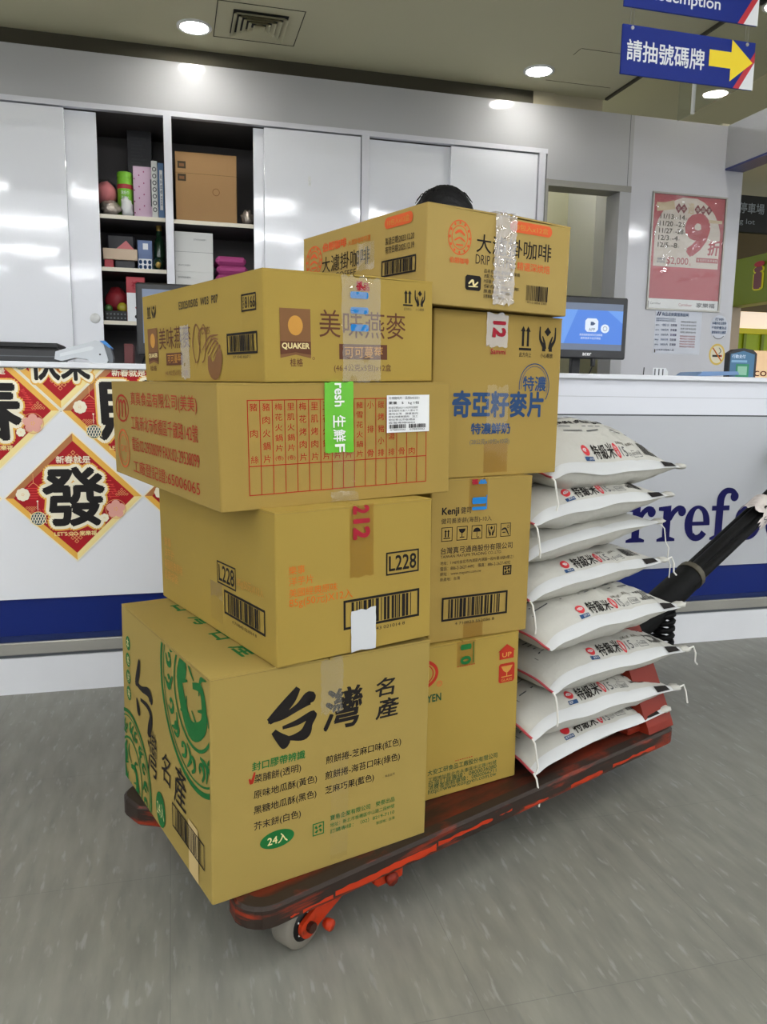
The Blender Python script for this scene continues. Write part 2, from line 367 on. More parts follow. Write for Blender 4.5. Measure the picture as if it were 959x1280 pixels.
class Face:
    """a printable surface: P(u, v, off) gives the point; prints go into mb"""
    def __init__(s, mb, P, off=.0005, clip=None): s.mb = mb; s.P = P; s.off = off; s.clip = clip or []
    def _put(s, vs, fs, ink, off, step=7e-6):
        # every print lies a hair above the one before, so no two ink films share a plane
        s.mb.layer = getattr(s.mb, 'layer', 0)+step
        off = (s.off if off is None else off)+s.mb.layer
        if not s.clip:
            s.mb.mesh([s.P(u, v, off) for u, v in vs], fs, ink)
        else:
            for f in fs:
                p = [vs[i] for i in f]
                for c in s.clip:
                    p = clip_poly(p, c)
                    if len(p) < 3: break
                if len(p) >= 3: s.mb.poly([s.P(u, v, off) for u, v in p], ink)
    def text(s, body, u0, v0, u1, v1=None, ink='ink_black', bold=0.0, shear=0.0, rot=0, vc=None, hmul=1.0, off=None):
        """fit into (u0,v0)-(u1,v1); with vc given keep the natural height about vc"""
        vs, fs, x0, y0, x1, y1 = glyphs(body, bold, shear)
        if not vs: return
        w_, h_ = x1-x0, y1-y0
        if rot in (90, -90): W, H = h_, w_
        else: W, H = w_, h_
        if vc is not None:
            k = (u1-u0)/W*H*hmul; v0, v1 = vc-k/2, vc+k/2
        out = []
        for x, y in vs:
            a, b = (x-x0)/w_, (y-y0)/h_
            if rot == 90: a, b = 1-b, a
            elif rot == -90: a, b = b, 1-a
            out.append((u0+a*(u1-u0), v0+b*(v1-v0)))
        nc = _copies.get((body, bold, shear), 1); nv, nf = len(out)//nc, len(fs)//nc
        for j in range(nc): s._put(out[j*nv:(j+1)*nv], fs[:nf], ink, off, 7e-6)
    def rect(s, u0, v0, u1, v1, ink, off=None): s._put([(u0, v0), (u1, v0), (u1, v1), (u0, v1)], [(0, 1, 2, 3)], ink, off)
    def frame(s, u0, v0, u1, v1, t, ink, off=None):
        s.rect(u0, v0, u1, v0+t, ink, off); s.rect(u0, v1-t, u1, v1, ink, off); s.rect(u0, v0+t, u0+t, v1-t, ink, off); s.rect(u1-t, v0+t, u1, v1-t, ink, off)
    def poly(s, pts, ink, off=None): s._put(list(pts), [tuple(range(len(pts)))], ink, off)
    def disc(s, cu, cv, ru, rv, ink, off=None, n=28): s.poly([(cu+ru*math.cos(2*math.pi*k/n), cv+rv*math.sin(2*math.pi*k/n)) for k in range(n)], ink, off)
    def ring(s, cu, cv, ru, rv, t, ink, off=None, a0=0, a1=360, n=36):
        vs = []; 
        for k in range(n+1):
            a = R(a0+(a1-a0)*k/n)
            vs += [(cu+ru*math.cos(a), cv+rv*math.sin(a)), (cu+(ru-t)*math.cos(a), cv+(rv-t)*math.sin(a))]
        s._put(vs, [(2*k, 2*k+2, 2*k+3, 2*k+1) for k in range(n)], ink, off)
    def stroke(s, pts, ink, off=None):
        """pts: (u, v, width)"""
        # refine with Catmull-Rom
        q = []
        P_ = [pts[0]]+list(pts)+[pts[-1]]
        for i in range(1, len(P_)-2):
            for k in range(6):
                t = k/6; a, b, c, d = P_[i-1], P_[i], P_[i+1], P_[i+2]
                q.append(tuple(.5*(2*b[j]+(c[j]-a[j])*t+(2*a[j]-5*b[j]+4*c[j]-d[j])*t*t+(3*b[j]-a[j]-3*c[j]+d[j])*t**3) for j in range(3)))
        q.append(tuple(pts[-1]))
        vs = []
        for i in range(len(q)):
            a, b = q[max(i-1, 0)], q[min(i+1, len(q)-1)]
            dx, dy = b[0]-a[0], b[1]-a[1]; L = math.hypot(dx, dy) or 1
            nx, ny = -dy/L*abs(q[i][2])/2, dx/L*abs(q[i][2])/2
            vs += [(q[i][0]+nx, q[i][1]+ny), (q[i][0]-nx, q[i][1]-ny)]
        s._put(vs, [(2*k, 2*k+1, 2*k+3, 2*k+2) for k in range(len(q)-1)], ink, off)
    def barcode(s, u0, v0, u1, v1, ink='ink_black', t=.003, seed=1, pad=.10, digits=None, framed=True):
        rnd = random.Random(seed)
        if framed: s.frame(u0, v0, u1, v1, t, ink)
        L = u1-u0; a = u0+L*pad; e = u1-L*pad; h0 = v0+t*1.2; h1 = v1-t*1.2
        if not framed: a, e, h0, h1 = u0, u1, v0, v1
        step = (e-a)/46
        while a < e:
            wv = step*rnd.choice((.6, 1, 1, 1.8, 2.4)); s.rect(a, h0, min(a+wv, e), h1, ink); a += wv+step*rnd.choice((.7, 1, 1.6))
        if digits: s.text(digits, u0+L*.2, v0-.011, u1-L*.2, v0-.005, ink)
    def lines(s, u0, v1, u1, rows, ink, gap, h, seed=3):
        for k in range(rows): pass

def wall_face(mb, y, off=.0008, clip=None):
    return Face(mb, lambda u, v, o: (u, y-o, v), off, clip)

def up_arrows(f, u0, v0, u1, v1, ink):
    w_, h_ = u1-u0, v1-v0
    f.rect(u0, v0, u1, v0+h_*.10, ink)
    for c in (u0+w_*.30, u0+w_*.70):
        f.rect(c-w_*.09, v0+h_*.17, c+w_*.09, v0+h_*.85, ink)
        f.poly([(c-w_*.2, v0+h_*.78), (c+w_*.2, v0+h_*.78), (c, v1)], ink)
def hands_icon(f, u0, v0, u1, v1, ink):
    w_, h_ = u1-u0, v1-v0; m = (u0+u1)/2
    f.poly([(m, v1), (m+w_*.2, v1-h_*.2), (m, v1-h_*.38), (m-w_*.2, v1-h_*.2)], ink)
    for sg in (-1, 1):
        f.stroke([(m+sg*w_*.46, v1, w_*.07), (m+sg*w_*.44, v0+h_*.5, w_*.12), (m+sg*w_*.22, v0+h_*.2, w_*.18), (m+sg*w_*.2, v0, w_*.2)], ink)
        f.stroke([(m+sg*w_*.3, v0+h_*.62, w_*.06), (m+sg*w_*.18, v0+h_*.36, w_*.12), (m+sg*w_*.1, v0+h_*.1, w_*.1)], ink)
def glass_icon(f, u0, v0, u1, v1, ink):
    w_, h_ = u1-u0, v1-v0; m = (u0+u1)/2
    f.poly([(u0, v1), (u1, v1), (u1-w_*.1, v1-h_*.3), (m+w_*.12, v1-h_*.48), (m-w_*.12, v1-h_*.48), (u0+w_*.1, v1-h_*.3)], ink)
    f.rect(m-w_*.05, v0+h_*.1, m+w_*.05, v1-h_*.45, ink); f.rect(u0+w_*.15, v0, u1-w_*.15, v0+h_*.1, ink)
def recycle_icon(f, u0, v0, u1, v1, ink, t):
    f.frame(u0, v0, u1, v1, t, ink); m, n_ = (u0+u1)/2, (v0+v1)/2; r = (u1-u0)*.3
    for k in range(4):
        a = R(45+90*k); c, s_ = math.cos(a), math.sin(a)
        f.poly([(m+r*.25*c-r*.35*s_, n_+r*.25*s_+r*.35*c), (m+r*1.15*c-r*.45*s_, n_+r*1.15*s_+r*.45*c), (m+r*1.3*c+r*.3*s_, n_+r*1.3*s_-r*.3*c), (m+r*.4*c+r*.1*s_, n_+r*.4*s_-r*.1*c)], ink)

# ================================================================== THE SETTING
YC, YW, ZC = 2.7036, 4.2, 2.615     # counter front, cabinet wall, low ceiling
b = MB(); b.box(-9, -16, -.05, 10, 9, 0, floor_mat()); struct(b, 'floor')
# low ceiling over the counter, higher store ceiling behind the photographer
b = MB(); b.box(-9, 2.0, ZC, 2.358, 9, ZC+.05, 'ceiling'); b.box(2.352, 2.0, ZC-.004, 2.362, YW+.1, 2.98, 'ceiling'); b.box(2.362, 2.0, 2.95, 10, 9, 3.0, 'ceiling')
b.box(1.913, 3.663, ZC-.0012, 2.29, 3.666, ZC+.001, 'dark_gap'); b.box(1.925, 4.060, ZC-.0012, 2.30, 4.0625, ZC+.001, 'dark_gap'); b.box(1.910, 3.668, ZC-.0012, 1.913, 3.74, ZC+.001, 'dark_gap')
struct(b, 'ceiling')
b = MB(); b.box(-9, -16, 4.0, 10, 2.0, 4.05, 'white_enamel'); b.box(-9, 1.95, ZC, 10, 2.0, 4.0, 'white_enamel'); struct(b, 'ceiling_store')

# wall with a cabinet bay (x < 2.02), a door opening and the end pillar
b = MB()
b.box(-6, YW, 2.32, 2.02, YW+.12, 2.544, 'laminate_wall')
b.box(2.02, YW, 2.15, 2.543, YW+.12, 2.544, 'laminate_wall')
b.box(2.543, YW, 0, 3.275, YW+.12, 2.544, 'pillar')
b.box(2.5165, YW-.0006, 2.15, 2.5195, YW+.001, 2.544, 'dark_grey')
struct(b, 'wall_back')
b = MB(); b.box(-6, YW+.02, 2.544, 1.93, YW+.10, ZC, 'dark_gap'); struct(b, 'gap_shade_1')  # dark strip fills the gap above the wall, its shade painted in
b = MB(); b.box(1.93, YW+.015, 2.52, 2.06, YW+.11, ZC, 'beige_soffit'); b.box(2.06, YW+.03, 2.52, 2.354, YW+.13, ZC, 'beige_soffit'); struct(b, 'trim_2')
b = MB(); b.box(2.010, YW-.012, 0, 2.028, YW+.12, 2.165, 'alu'); b.box(2.010, YW-.006, 2.132, 2.543, YW+.12, 2.165, 'alu'); b.box(2.473, YW-.004, 0, 2.543, YW+.14, 2.132, 'grey_jamb'); struct(b, 'door_1')
# the small room behind the opening
b = MB(); b.box(1.2, 5.45, 0, 3.2, 5.5, ZC, 'cream_wall'); b.box(3.2, YW+.12, 0, 3.25, 5.5, 2.6, 'cream_wall'); b.box(2.02, YW+.45, 0, 2.05, 5.45, 2.6, 'cream_wall')
b.box(2.80, 5.05, 1.55, 3.05, 5.45, 2.6, 'white_enamel'); struct(b, 'wall_passage')
# beam from the pillar towards the viewer, blue underneath
b = MB(); b.box(3.15, .5, 2.311, 3.262, YW, 2.545, 'laminate_wall'); b.box(3.15, .5, 2.300, 3.275, YW-.001, 2.311, mat('blue_beam_underside', srgb(54, 62, 120), .4)); struct(b, 'beam')
# hall beyond the pillar
b = MB(); b.box(3.3, 7.6, 0, 10, 7.65, 2.6, 'hall_brown'); b.box(3.3, 7.3, 2.02, 6.2, 7.6, 2.3, 'hall_grey'); struct(b, 'wall_far')

# ------------------------------------------------------------------ service counter
X0, X1 = -3.2, 3.6
ct = empty('service_counter', (0.4, YC+.35, 0), 'long white service counter with a blue band and steel rail at its base', 'counter')
b = MB(); b.box(X0, YC-.012, 1.057, X1, YC+.66, 1.076, 'counter_top', .003); part(b, 'countertop', ct)
b = MB(); b.box(X0, YC+.004, .927, X1, YC+.62, 1.057, 'counter_white'); b.box(.6, YC+.0035, .992, X1, YC+.01, .994, 'counter_grey'); part(b, 'fascia', ct)
b = MB(); b.box(X0, YC, .319, .62, YC+.62, .9215, 'panel_white'); part(b, 'front_panel', ct)
b = MB(); b.box(.622, YC, .319, X1, YC+.62, .9215, 'counter_grey'); part(b, 'front_panel', ct)
b = MB(); b.box(X0, YC+.012, .9215, X1, YC+.6, .927, 'dark_grey'); part(b, 'joint', ct)
b = MB(); b.box(X0, YC+.006, .196, X1, YC+.62, .319, 'blue_band'); b.box(X0, YC+.003, .176, X1, YC+.62, .196, 'blue_band_low'); part(b, 'blue_band', ct)
b = MB(); b.box(X0, YC-.006, .134, X1, YC+.62, .1755, 'steel', .003); part(b, 'steel_rail', ct)
b = MB(); b.box(X0, YC+.008, .122, X1, YC+.62, .134, 'dark_grey'); b.box(X0, YC, 0, X1, YC+.62, .122, 'kick'); part(b, 'kickboard', ct)
# painted wordmark: serif letters r r e f o u r drawn as outlines
b = MB(); f = wall_face(b, YC, .0012)
def let_o(x, wd=.130):
    zc, rz = .4965, .0755; n = 40; vs = []
    for k in range(n+1):
        a = 2*math.pi*k/n
        vs += [(x+wd/2+wd/2*math.cos(a), zc+rz*math.sin(a)), (x+wd/2+(wd/2-.034)*math.cos(a), zc+(rz-.012)*math.sin(a))]
    f._put(vs, [(2*k, 2*k+2, 2*k+3, 2*k+1) for k in range(n)], 'navy', None)
def let_e(x, wd=.116):
    zc, rz = .4965, .0725; n = 40; vs = []
    a0, a1 = 0, 322
    for k in range(n+1):
        a = R(a0+(a1-a0)*k/n); th = .036 if 60 < math.degrees(a) < 250 else .030
        tz = .013 if math.degrees(a) < 230 else .026
        vs += [(x+wd/2+wd/2*math.cos(a), zc+rz*math.sin(a)), (x+wd/2+(wd/2-th)*math.cos(a), zc+(rz-tz)*math.sin(a))]
    f._put(vs, [(2*k, 2*k+2, 2*k+3, 2*k+1) for k in range(n)], 'navy', None)
    f.rect(x+.02, .4875, x+wd, .5035, 'navy')
def let_r(x):
    f.rect(x+.022, .43, x+.056, .560, 'navy'); f.poly([(x, .566), (x+.056, .572), (x+.056, .546), (x, .552)], 'navy')
    f.poly([(x-.002, .428), (x+.080, .428), (x+.080, .438), (x+.060, .446), (x+.018, .446), (x-.002, .438)], 'navy')
    f.stroke([(x+.05, .515, .020), (x+.068, .545, .022), (x+.09, .560, .022), (x+.108, .552, .030)], 'navy'); f.disc(x+.106, .546, .018, .019, 'navy')
def let_f(x):
    f.rect(x+.022, .43, x+.056, .580, 'navy'); f.poly([(x, .427), (x+.068, .427), (x+.068, .437), (x+.056, .446), (x+.022, .446), (x, .437)], 'navy')
    f.rect(x+.002, .546, x+.084, .566, 'navy')
    f.stroke([(x+.039, .565, .034), (x+.042, .600, .034), (x+.062, .624, .026), (x+.092, .624, .022), (x+.106, .606, .030)], 'navy'); f.disc(x+.104, .602, .019, .020, 'navy')
def let_u(x):
    f.stroke([(x+.03, .566, .032), (x+.03, .47, .032), (x+.055, .438, .026), (x+.09, .46, .022)], 'navy'); f.rect(x+.085, .43, x+.118, .566, 'navy')
    f.rect(x, .552, x+.04, .566, 'navy'); f.rect(x+.07, .552, x+.11, .566, 'navy'); f.rect(x+.1, .428, x+.135, .442, 'navy')
let_r(1.705); let_r(1.842); let_e(1.963); let_f(2.083); let_o(2.196); let_u(2.335); let_r(2.48)
part(b, 'lettering', ct)['label'] = 'navy blue serif lettering'

# ------------------------------------------------------------------ storage cabinet
cb = empty('storage_cabinet', (.3, YW+.2, 0), 'tall white gloss cabinet wall with sliding doors, two bays open on shelves', 'cabinet')
b = MB()
b.box(-2.4, YW-.004, 2.296, 2.02, YW+.03, 2.320, 'laminate_frame')
for xa, xb in ((-.005, .032), (.978, 1.018), (1.972, 2.010), (-1.03, -1.0), (-2.44, -2.4)): b.box(xa, YW-.004, 0, xb, YW+.44, 2.297, 'laminate_frame')
part(b, 'frame', cb)
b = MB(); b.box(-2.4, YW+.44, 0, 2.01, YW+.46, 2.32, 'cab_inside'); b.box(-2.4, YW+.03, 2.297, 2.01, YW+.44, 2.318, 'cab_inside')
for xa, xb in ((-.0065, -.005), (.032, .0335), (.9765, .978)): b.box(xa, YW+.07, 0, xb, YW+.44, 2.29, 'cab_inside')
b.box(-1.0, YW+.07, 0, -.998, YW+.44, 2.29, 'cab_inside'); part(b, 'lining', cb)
def door(xa, xb, y, knob=None):
    d = MB(); d.box(xa, y, .02, xb, y+.018, 2.290, 'laminate', .0015); o = part(d, 'sliding_door', cb)
    if knob:
        k = MB(); k.lathe([(.001, .006), (.022, .006), (.024, .003), (.024, 0)], 'white_enamel', X=Matrix.Translation((knob[0], y-.0005, knob[1])) @ Matrix.Rotation(R(90), 4, 'X')); part(k, 'finger_pull', o)
door(-1.0, -.455, YW+.004)
door(-.86, -.314, YW+.03, (-.352, 1.335))
door(.478, .974, YW+.004)
door(.427, .97, YW+.03)
door(1.018, 1.50, YW+.03)
door(1.466, 1.966, YW+.004)
door(-2.4, -1.03, YW+.004)
def shelf(xa, xb, z):
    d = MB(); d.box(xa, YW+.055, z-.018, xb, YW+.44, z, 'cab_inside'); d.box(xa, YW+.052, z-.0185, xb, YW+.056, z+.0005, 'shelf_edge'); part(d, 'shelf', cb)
ZL = (1.834, 1.585, 1.328, 1.02)
ZR = (1.831, 1.452, 1.1)
for z in ZL: shelf(-.998, -.0065, z)
for z in ZR: shelf(.0335, .9765, z)
b = MB(); g = wall_face(b, YW+.004, .0015); g.rect(.70, 2.03, .715, 2.075, 'label_white'); b.tube([(.708, YW+.0, 2.05), (.708, YW-.012, 2.045), (.708, YW-.012, 2.035)], .004, 'label_white', 6)
solid(b, 'wall_hook', (.708, YW, 2.05), 'small white adhesive hook on the third gloss cabinet door', 'hook')

# what stands in the open bays
def simple_box(name, x0, y0, z0, x1, y1, z1, m, label, cat, draw=None, group=None, rz=0):
    mb = MB(); mb.box(x0, y0, z0, x1, y1, z1, m, .002)
    if draw: draw(Face(mb, lambda u, v, o: (u, y0-o, v), .0008))
    return solid(mb, name, ((x0+x1)/2, (y0+y1)/2, z0), label, cat, group)
Y1 = YW+.07
M['blk_box'] = mat('black_card_box', srgb(36, 35, 40), .5); M['pink_soft'] = mat('pink_cloth', srgb(214, 128, 132), .8); M['lilac'] = mat('lilac_card', srgb(214, 184, 206), .6)
M['magenta'] = mat('magenta_cloth', srgb(158, 60, 116), .8); M['lime'] = mat('lime_label', srgb(120, 186, 50), .4); M['foil'] = mat('silver_foil', srgb(196, 184, 172), .25, .6, bump=(40, 1, .01))
M['white_box'] = mat('white_card_box', srgb(222, 222, 218), .6); M['red_box'] = mat('red_card', srgb(172, 50, 60), .5); M['beige_tray'] = mat('beige_card', srgb(206, 184, 160), .7)
M['bottle_green'] = mat('dark_green_glass', srgb(16, 44, 26), .15); M['gold_cap'] = mat('gold_cap', srgb(170, 140, 70), .35, .5)
M['olive_fruit'] = mat('yellow_green_bauble', srgb(160, 150, 44), .25); M['green_ball'] = mat('green_bauble', srgb(70, 110, 56), .3)
def d(f):
    for k in range(11): f.text('規格說明內容標示', -.168, 2.08+k*.017, -.168+.045+.03*((k*5) % 3)/2, vc=2.09+k*.017, ink='ink_grey', hmul=.9)
    f.rect(-.178, 2.015, -.078, 2.038, 'label_white'); f.barcode(-.14, 2.017, -.085, 2.036, t=.001, framed=False)
simple_box('product_box', -.187, YW+.28, ZL[0], -.066, YW+.36, 2.312, 'blk_box', 'tall black box with white print on top left shelf', 'box', d)
b = MB(); b.blob((-.292, YW+.2, 1.955), (.055, .08, .062), 'pink_soft', noise=.06); b.blob((-.298, YW+.28, 2.0), (.05, .06, .05), 'cab_inside', noise=.05)
solid(b, 'pink_pouch', (-.29, YW+.2, ZL[0]), 'pink soft pouch leaning at left end of top shelf', 'pouch')
t = empty('canister', (-.198, YW+.17, ZL[0]), 'lime green canister with a red stripe on top shelf', 'canister')
b = MB(); b.lathe([(.037, 0), (.038, .004), (.038, .195), (.036, .2)], 'lime', (-.198, YW+.17, ZL[0])); b.lathe([(.0385, .145), (.0386, .146), (.0386, .165), (.0385, .166)], 'red_box', (-.198, YW+.17, ZL[0])); f = Face(b, lambda u, v, o: (-.198+.0388*math.sin(u/.0388), YW+.17-.0388*math.cos(u/.0388), v), 0)
for k in range(3): f.text('濕紙巾', -.02, 1.90+k*.025, .02, 1.918+k*.025, 'white_plain')
part(b, 'tin', t)
b = MB(); b.lathe([(.0385, .2), (.0385, .222), (.034, .226)], 'lime', (-.198, YW+.17, ZL[0])); part(b, 'lid', t)
def d(f):
    f.rect(-.075, 1.90, -.034, 2.03, 'ink_grey')
    for k in range(12): f.disc(-.152+.012*(k % 3)*1.9, 1.865+.018*k, .003, .004, 'magenta')
simple_box('gift_box', -.157, YW+.13, ZL[0], -.036, YW+.2, 2.088, 'lilac', 'lilac box with a window on top left shelf', 'box', d)
b = MB(); b.box(-.069, YW+.1, ZL[0], -.040, YW+.3, 2.112, 'white_box', .002); f = Face(b, lambda u, v, o: (u, YW+.1-o, v), .0008)
for k in range(7): f.ring(-.055, 1.88+k*.032, .010, .011, .004, 'ink_grey')
solid(b, 'ring_binder', (-.055, YW+.2, ZL[0]), 'white ring binder spine beside the lilac box', 'binder')
b = MB(); b.box(-.038, YW+.1, ZL[0], -.0085, YW+.3, 2.105, mat('blue_book_cover', srgb(84, 118, 158), .5), .002); f = Face(b, lambda u, v, o: (u, YW+.1-o, v), .0008); f.rect(-.03, 1.88, -.016, 2.07, 'label_white'); f.text('2024 會員手冊', -.028, 1.9, -.018, 2.05, 'ink_blue', rot=90)
solid(b, 'book', (-.023, YW+.2, ZL[0]), 'blue book upright against the cabinet divider', 'book')
b = MB(); b.blob((-.268, YW+.12, ZL[0]+.038), (.05, .04, .038), 'foil', 14, 9, .2, 3); b.blob((-.19, YW+.105, ZL[0]+.045), (.03, .028, .046), 'label_white', 12, 8, .25, 5)
solid(b, 'foil_bag', (-.25, YW+.12, ZL[0]), 'crumpled silver and white bag at front of top left shelf', 'bag')
def d(f):
    for z in (2.105, 2.045):
        f.rect(.058, z-.017, .098, z+.017, 'ink_dull'); f.rect(.066, z-.008, .09, z+.006, 'ink_mid_brown')
    f.ring(.245, 1.985, .018, .018, .003, 'ink_mid_brown'); f.rect(.046, 2.066, .35, 2.068, 'card_dark_seam'); f.rect(.046, 2.068, .35, 2.0685, 'tape_clear')
simple_box('carton', .046, YW+.1, ZR[0], .349, YW+.36, 2.168, 'card_brown', 'plain brown carton on top shelf of the right bay', 'box', d)
b = MB(); b.blob((.405, YW+.14, ZR[0]+.04), (.034, .05, .042), 'foil', 12, 8, .25, 8); solid(b, 'foil_bag', (.405, YW+.14, ZR[0]), 'small silver bag right of the brown carton on shelf', 'bag')
def wb(z0, z1, lab, lines):
    def d(f):
        f.rect(.035, (z0+z1)/2-.0006, .224, (z0+z1)/2+.0006, 'ink_grey')
        for u, v, s_ in lines: f.text(s_, u, v, u+.062, vc=v, ink='ink_grey')
    simple_box('white_box', .035, YW+.1, z0, .225, YW+.34, z1, 'white_box', lab, 'box', d, 'white boxes in the right bay')
wb(ZR[1], 1.588, 'white box under another white box, right bay of cabinet', [(.05, 1.56, 'STATIONERY')])
wb(1.588, 1.784, 'white box with small print stacked on top of another', [(.13, 1.748, 'STATIONERY'), (.05, 1.62, 'STATIONERY')])
b = MB()
for k in range(5): b.box(.238+.004*(k % 2), YW+.09, ZR[1]+.045*k, .40-.008*(k % 3), YW+.3, ZR[1]+.043+.045*k, 'magenta', .015)
solid(b, 'folded_clothes', (.32, YW+.2, ZR[1]), 'pile of folded magenta cloth beside the white boxes', 'cloth')
t = empty('bottle', (-.04, YW+.17, ZL[1]), 'dark green bottle with gold cap on middle left shelf', 'bottle')
b = MB(); b.lathe([(.026, 0), (.028, .01), (.028, .13), (.020, .16), (.013, .175), (.013, .21)], 'bottle_green', (-.04, YW+.17, ZL[1])); part(b, 'glass', t)
b = MB(); b.lathe([(.0145, .205), (.0145, .242), (.012, .245)], 'gold_cap', (-.04, YW+.17, ZL[1])); part(b, 'cap', t)
b = MB(); b.blob((-.045, YW+.11, ZL[1]+.034), (.03, .03, .035), 'bottle_green', noise=.1); b.blob((-.045, YW+.095, ZL[1]+.03), (.016, .02, .018), 'gold_cap', noise=.2)
solid(b, 'candy_jar', (-.045, YW+.11, ZL[1]), 'small dark jar with gold sweets below the green bottle', 'jar')
def d(f):
    f.rect(-.142, 1.59, -.078, 1.645, 'white_plain')
    for k in range(6): f.disc(-.133+.022*(k % 3), 1.605+.024*(k//3), .008, .010, 'ink_blue')
    f.rect(-.12, 1.69, -.095, 1.72, 'white_plain')
simple_box('small_box', -.146, YW+.13, ZL[1], -.075, YW+.2, 1.735, mat('blue_card', srgb(104, 124, 168), .5), 'small blue and white box in the middle left shelf', 'box', d)
b = MB(); b.box(-.31, YW+.1, ZL[1]+.045, -.147, YW+.22, ZL[1]+.098, 'beige_tray', .002); b.box(-.305, YW+.105, ZL[1], -.262, YW+.2, ZL[1]+.045, 'red_box', .002); b.box(-.255, YW+.12, ZL[1], -.16, YW+.2, ZL[1]+.045, 'blk_box', .002)
b.poly([(-.25, YW+.12, ZL[1]+.098), (-.16, YW+.12, ZL[1]+.098), (-.2, YW+.14, ZL[1]+.145)], 'pink_soft')
solid(b, 'card_tray', (-.23, YW+.15, ZL[1]), 'beige card tray of small goods on middle left shelf', 'tray')
b = MB(); b.box(-.30, YW+.22, ZL[1], -.16, YW+.36, ZL[1]+.19, 'blk_box', .01); solid(b, 'dark_bag', (-.23, YW+.3, ZL[1]), 'dark bag behind the beige tray in shadow', 'bag')
t = empty('fruit_basket', (-.255, YW+.16, ZL[2]), 'black plastic basket of gift goods on lowest visible shelf', 'basket')
b = MB(); b.box(-.312, YW+.09, ZL[2], -.205, YW+.24, ZL[2]+.052, 'black_matte', .003)
for k in range(6):
    for j in range(2): b.box(-.303+.017*k, YW+.0885, ZL[2]+.012+.02*j, -.295+.017*k, YW+.0895, ZL[2]+.02+.02*j, 'dark_grey')
part(b, 'basket', t)
for (x, y, r, m_, lab) in ((-.228, YW+.13, .027, 'olive_fruit', 'yellow green bauble in the black shelf basket'), (-.295, YW+.13, .02, 'green_ball', 'green bauble in the black shelf basket')):
    k = MB(); k.blob((x, y, ZL[2]+.052+r*.7), (r, r, r), m_, 16, 10); solid(k, 'bauble', (x, y, ZL[2]+.052), lab, 'bauble')
b = MB(); b.blob((-.26, YW+.24, ZL[2]+.12), (.06, .05, .06), 'red_box', noise=.15); solid(b, 'red_bag', (-.26, YW+.24, ZL[2]+.06), 'dark red wrapped bag behind the basket', 'bag')
def d(f):
    f.rect(-.203, ZL[2]+.001, -.118, 1.472, 'white_plain'); f.poly([(-.165, 1.40), (-.14, 1.36), (-.15, 1.42)], 'red_box'); f.disc(-.15, 1.355, .018, .012, 'ink_black'); f.text('禮', -.18, 1.49, -.14, 1.53, 'ink_crimson')
simple_box('gift_carton', -.205, YW+.1, ZL[2], -.115, YW+.2, 1.55, 'red_box', 'red and white gift carton on lowest visible shelf', 'box', d)

# ================================================================== THINGS ON THE COUNTER
ZT = 1.076
def monitor(x0, x1, z0, z1, y, sx, label, brand, screen):
    cx = (x0+x1)/2
    t = empty('monitor', (cx, y+.08, ZT), label, 'monitor')
    k = MB(); k.box(x0, y, z0, x1, y+.03, z1, 'black_plastic', .006); k.box(x0+.04, y+.03, z0+.04, x1-.04, y+.055, z1-.04, 'black_plastic', .01)
    if brand: Face(k, lambda u, v, o: (u, y-o, v), .0008).text(brand, cx-.02, 0, cx+.022, vc=z0+.019, ink='ink_white', bold=.02)
    part(k, 'bezel', t)
    k = MB(); f = Face(k, lambda u, v, o: (u, y-o, v), .001); screen(f); part(k, 'screen', t)
    k = MB(); k.box(sx-.021, y+.04, ZT, sx+.021, y+.065, z0+.10, 'black_matte', .004); part(k, 'stand', t)
    k = MB(); k.box(sx-.09, y-.01, ZT, sx+.09, y+.14, ZT+.012, 'black_matte', .004); part(k, 'base', t)
    return t
def glow(name, c, s): return mat(name, (0.02, .02, .02, 1), .3, emit=(c, s))
M['scr_blue'] = glow('screen_blue', srgb(64, 132, 236), .85); M['scr_pale'] = glow('screen_pale_blue', srgb(96, 156, 240), .9); M['scr_grey'] = glow('screen_grey', srgb(120, 138, 168), .6); M['scr_white'] = glow('screen_white', srgb(225, 236, 250), .95)
M['scr_ink'] = glow('screen_ink', srgb(60, 96, 150), .5)
def scr(f):
    f.rect(1.545, 1.186, 1.874, 1.380, 'scr_grey'); f.rect(1.545, 1.212, 1.874, 1.352, 'scr_blue', .0014); f.poly([(1.56, 1.352), (1.66, 1.352), (1.60, 1.212), (1.545, 1.212), (1.545, 1.352)], 'scr_pale', .0016)
    f.poly([(1.80, 1.352), (1.874, 1.352), (1.874, 1.30)], 'scr_pale', .0016)
    a, b_ = 1.697, 1.758; v0, v1 = 1.262, 1.318; r = .01
    f.poly([(a+r, v0), (b_-r, v0), (b_, v0+r), (b_, v1-r), (b_-r, v1), (a+r, v1), (a, v1-r), (a, v0+r)], 'scr_white', .0018)
    f.poly([(1.722, 1.304), (1.734, 1.304), (1.745, 1.296), (1.734, 1.289), (1.722, 1.289)], 'scr_ink', .0022); f.text('APP', 1.714, 0, 1.744, vc=1.272, ink='scr_ink', off=.0022)
    f.disc(1.791, 1.277, .02, .018, 'scr_white', .0018); f.ring(1.791, 1.277, .010, .010, .002, 'scr_grey', .0022)
    f.text('會員點數查詢與兌換服務', 1.672, 0, 1.78, vc=1.250, ink='scr_white', off=.0018); f.text('請將會員卡出示掃描', 1.678, 0, 1.772, vc=1.236, ink='scr_white', off=.0018)
mo = monitor(1.525, 1.898, 1.150, 1.408, 3.10, 1.685, 'black customer monitor with a blue screen at the right of the cartons', 'acer', scr)
k = MB(); k.box(1.738, 3.10, 1.118, 1.756, 3.115, 1.152, 'black_matte', .003); k.tube([(1.746, 3.108, 1.12), (1.74, 3.11, 1.10), (1.728, 3.115, 1.077)], .0025, 'black_matte', 6); part(k, 'cable', mo)
def scr2(f): f.rect(-.095, 1.165, .30, 1.362, 'scr_grey')
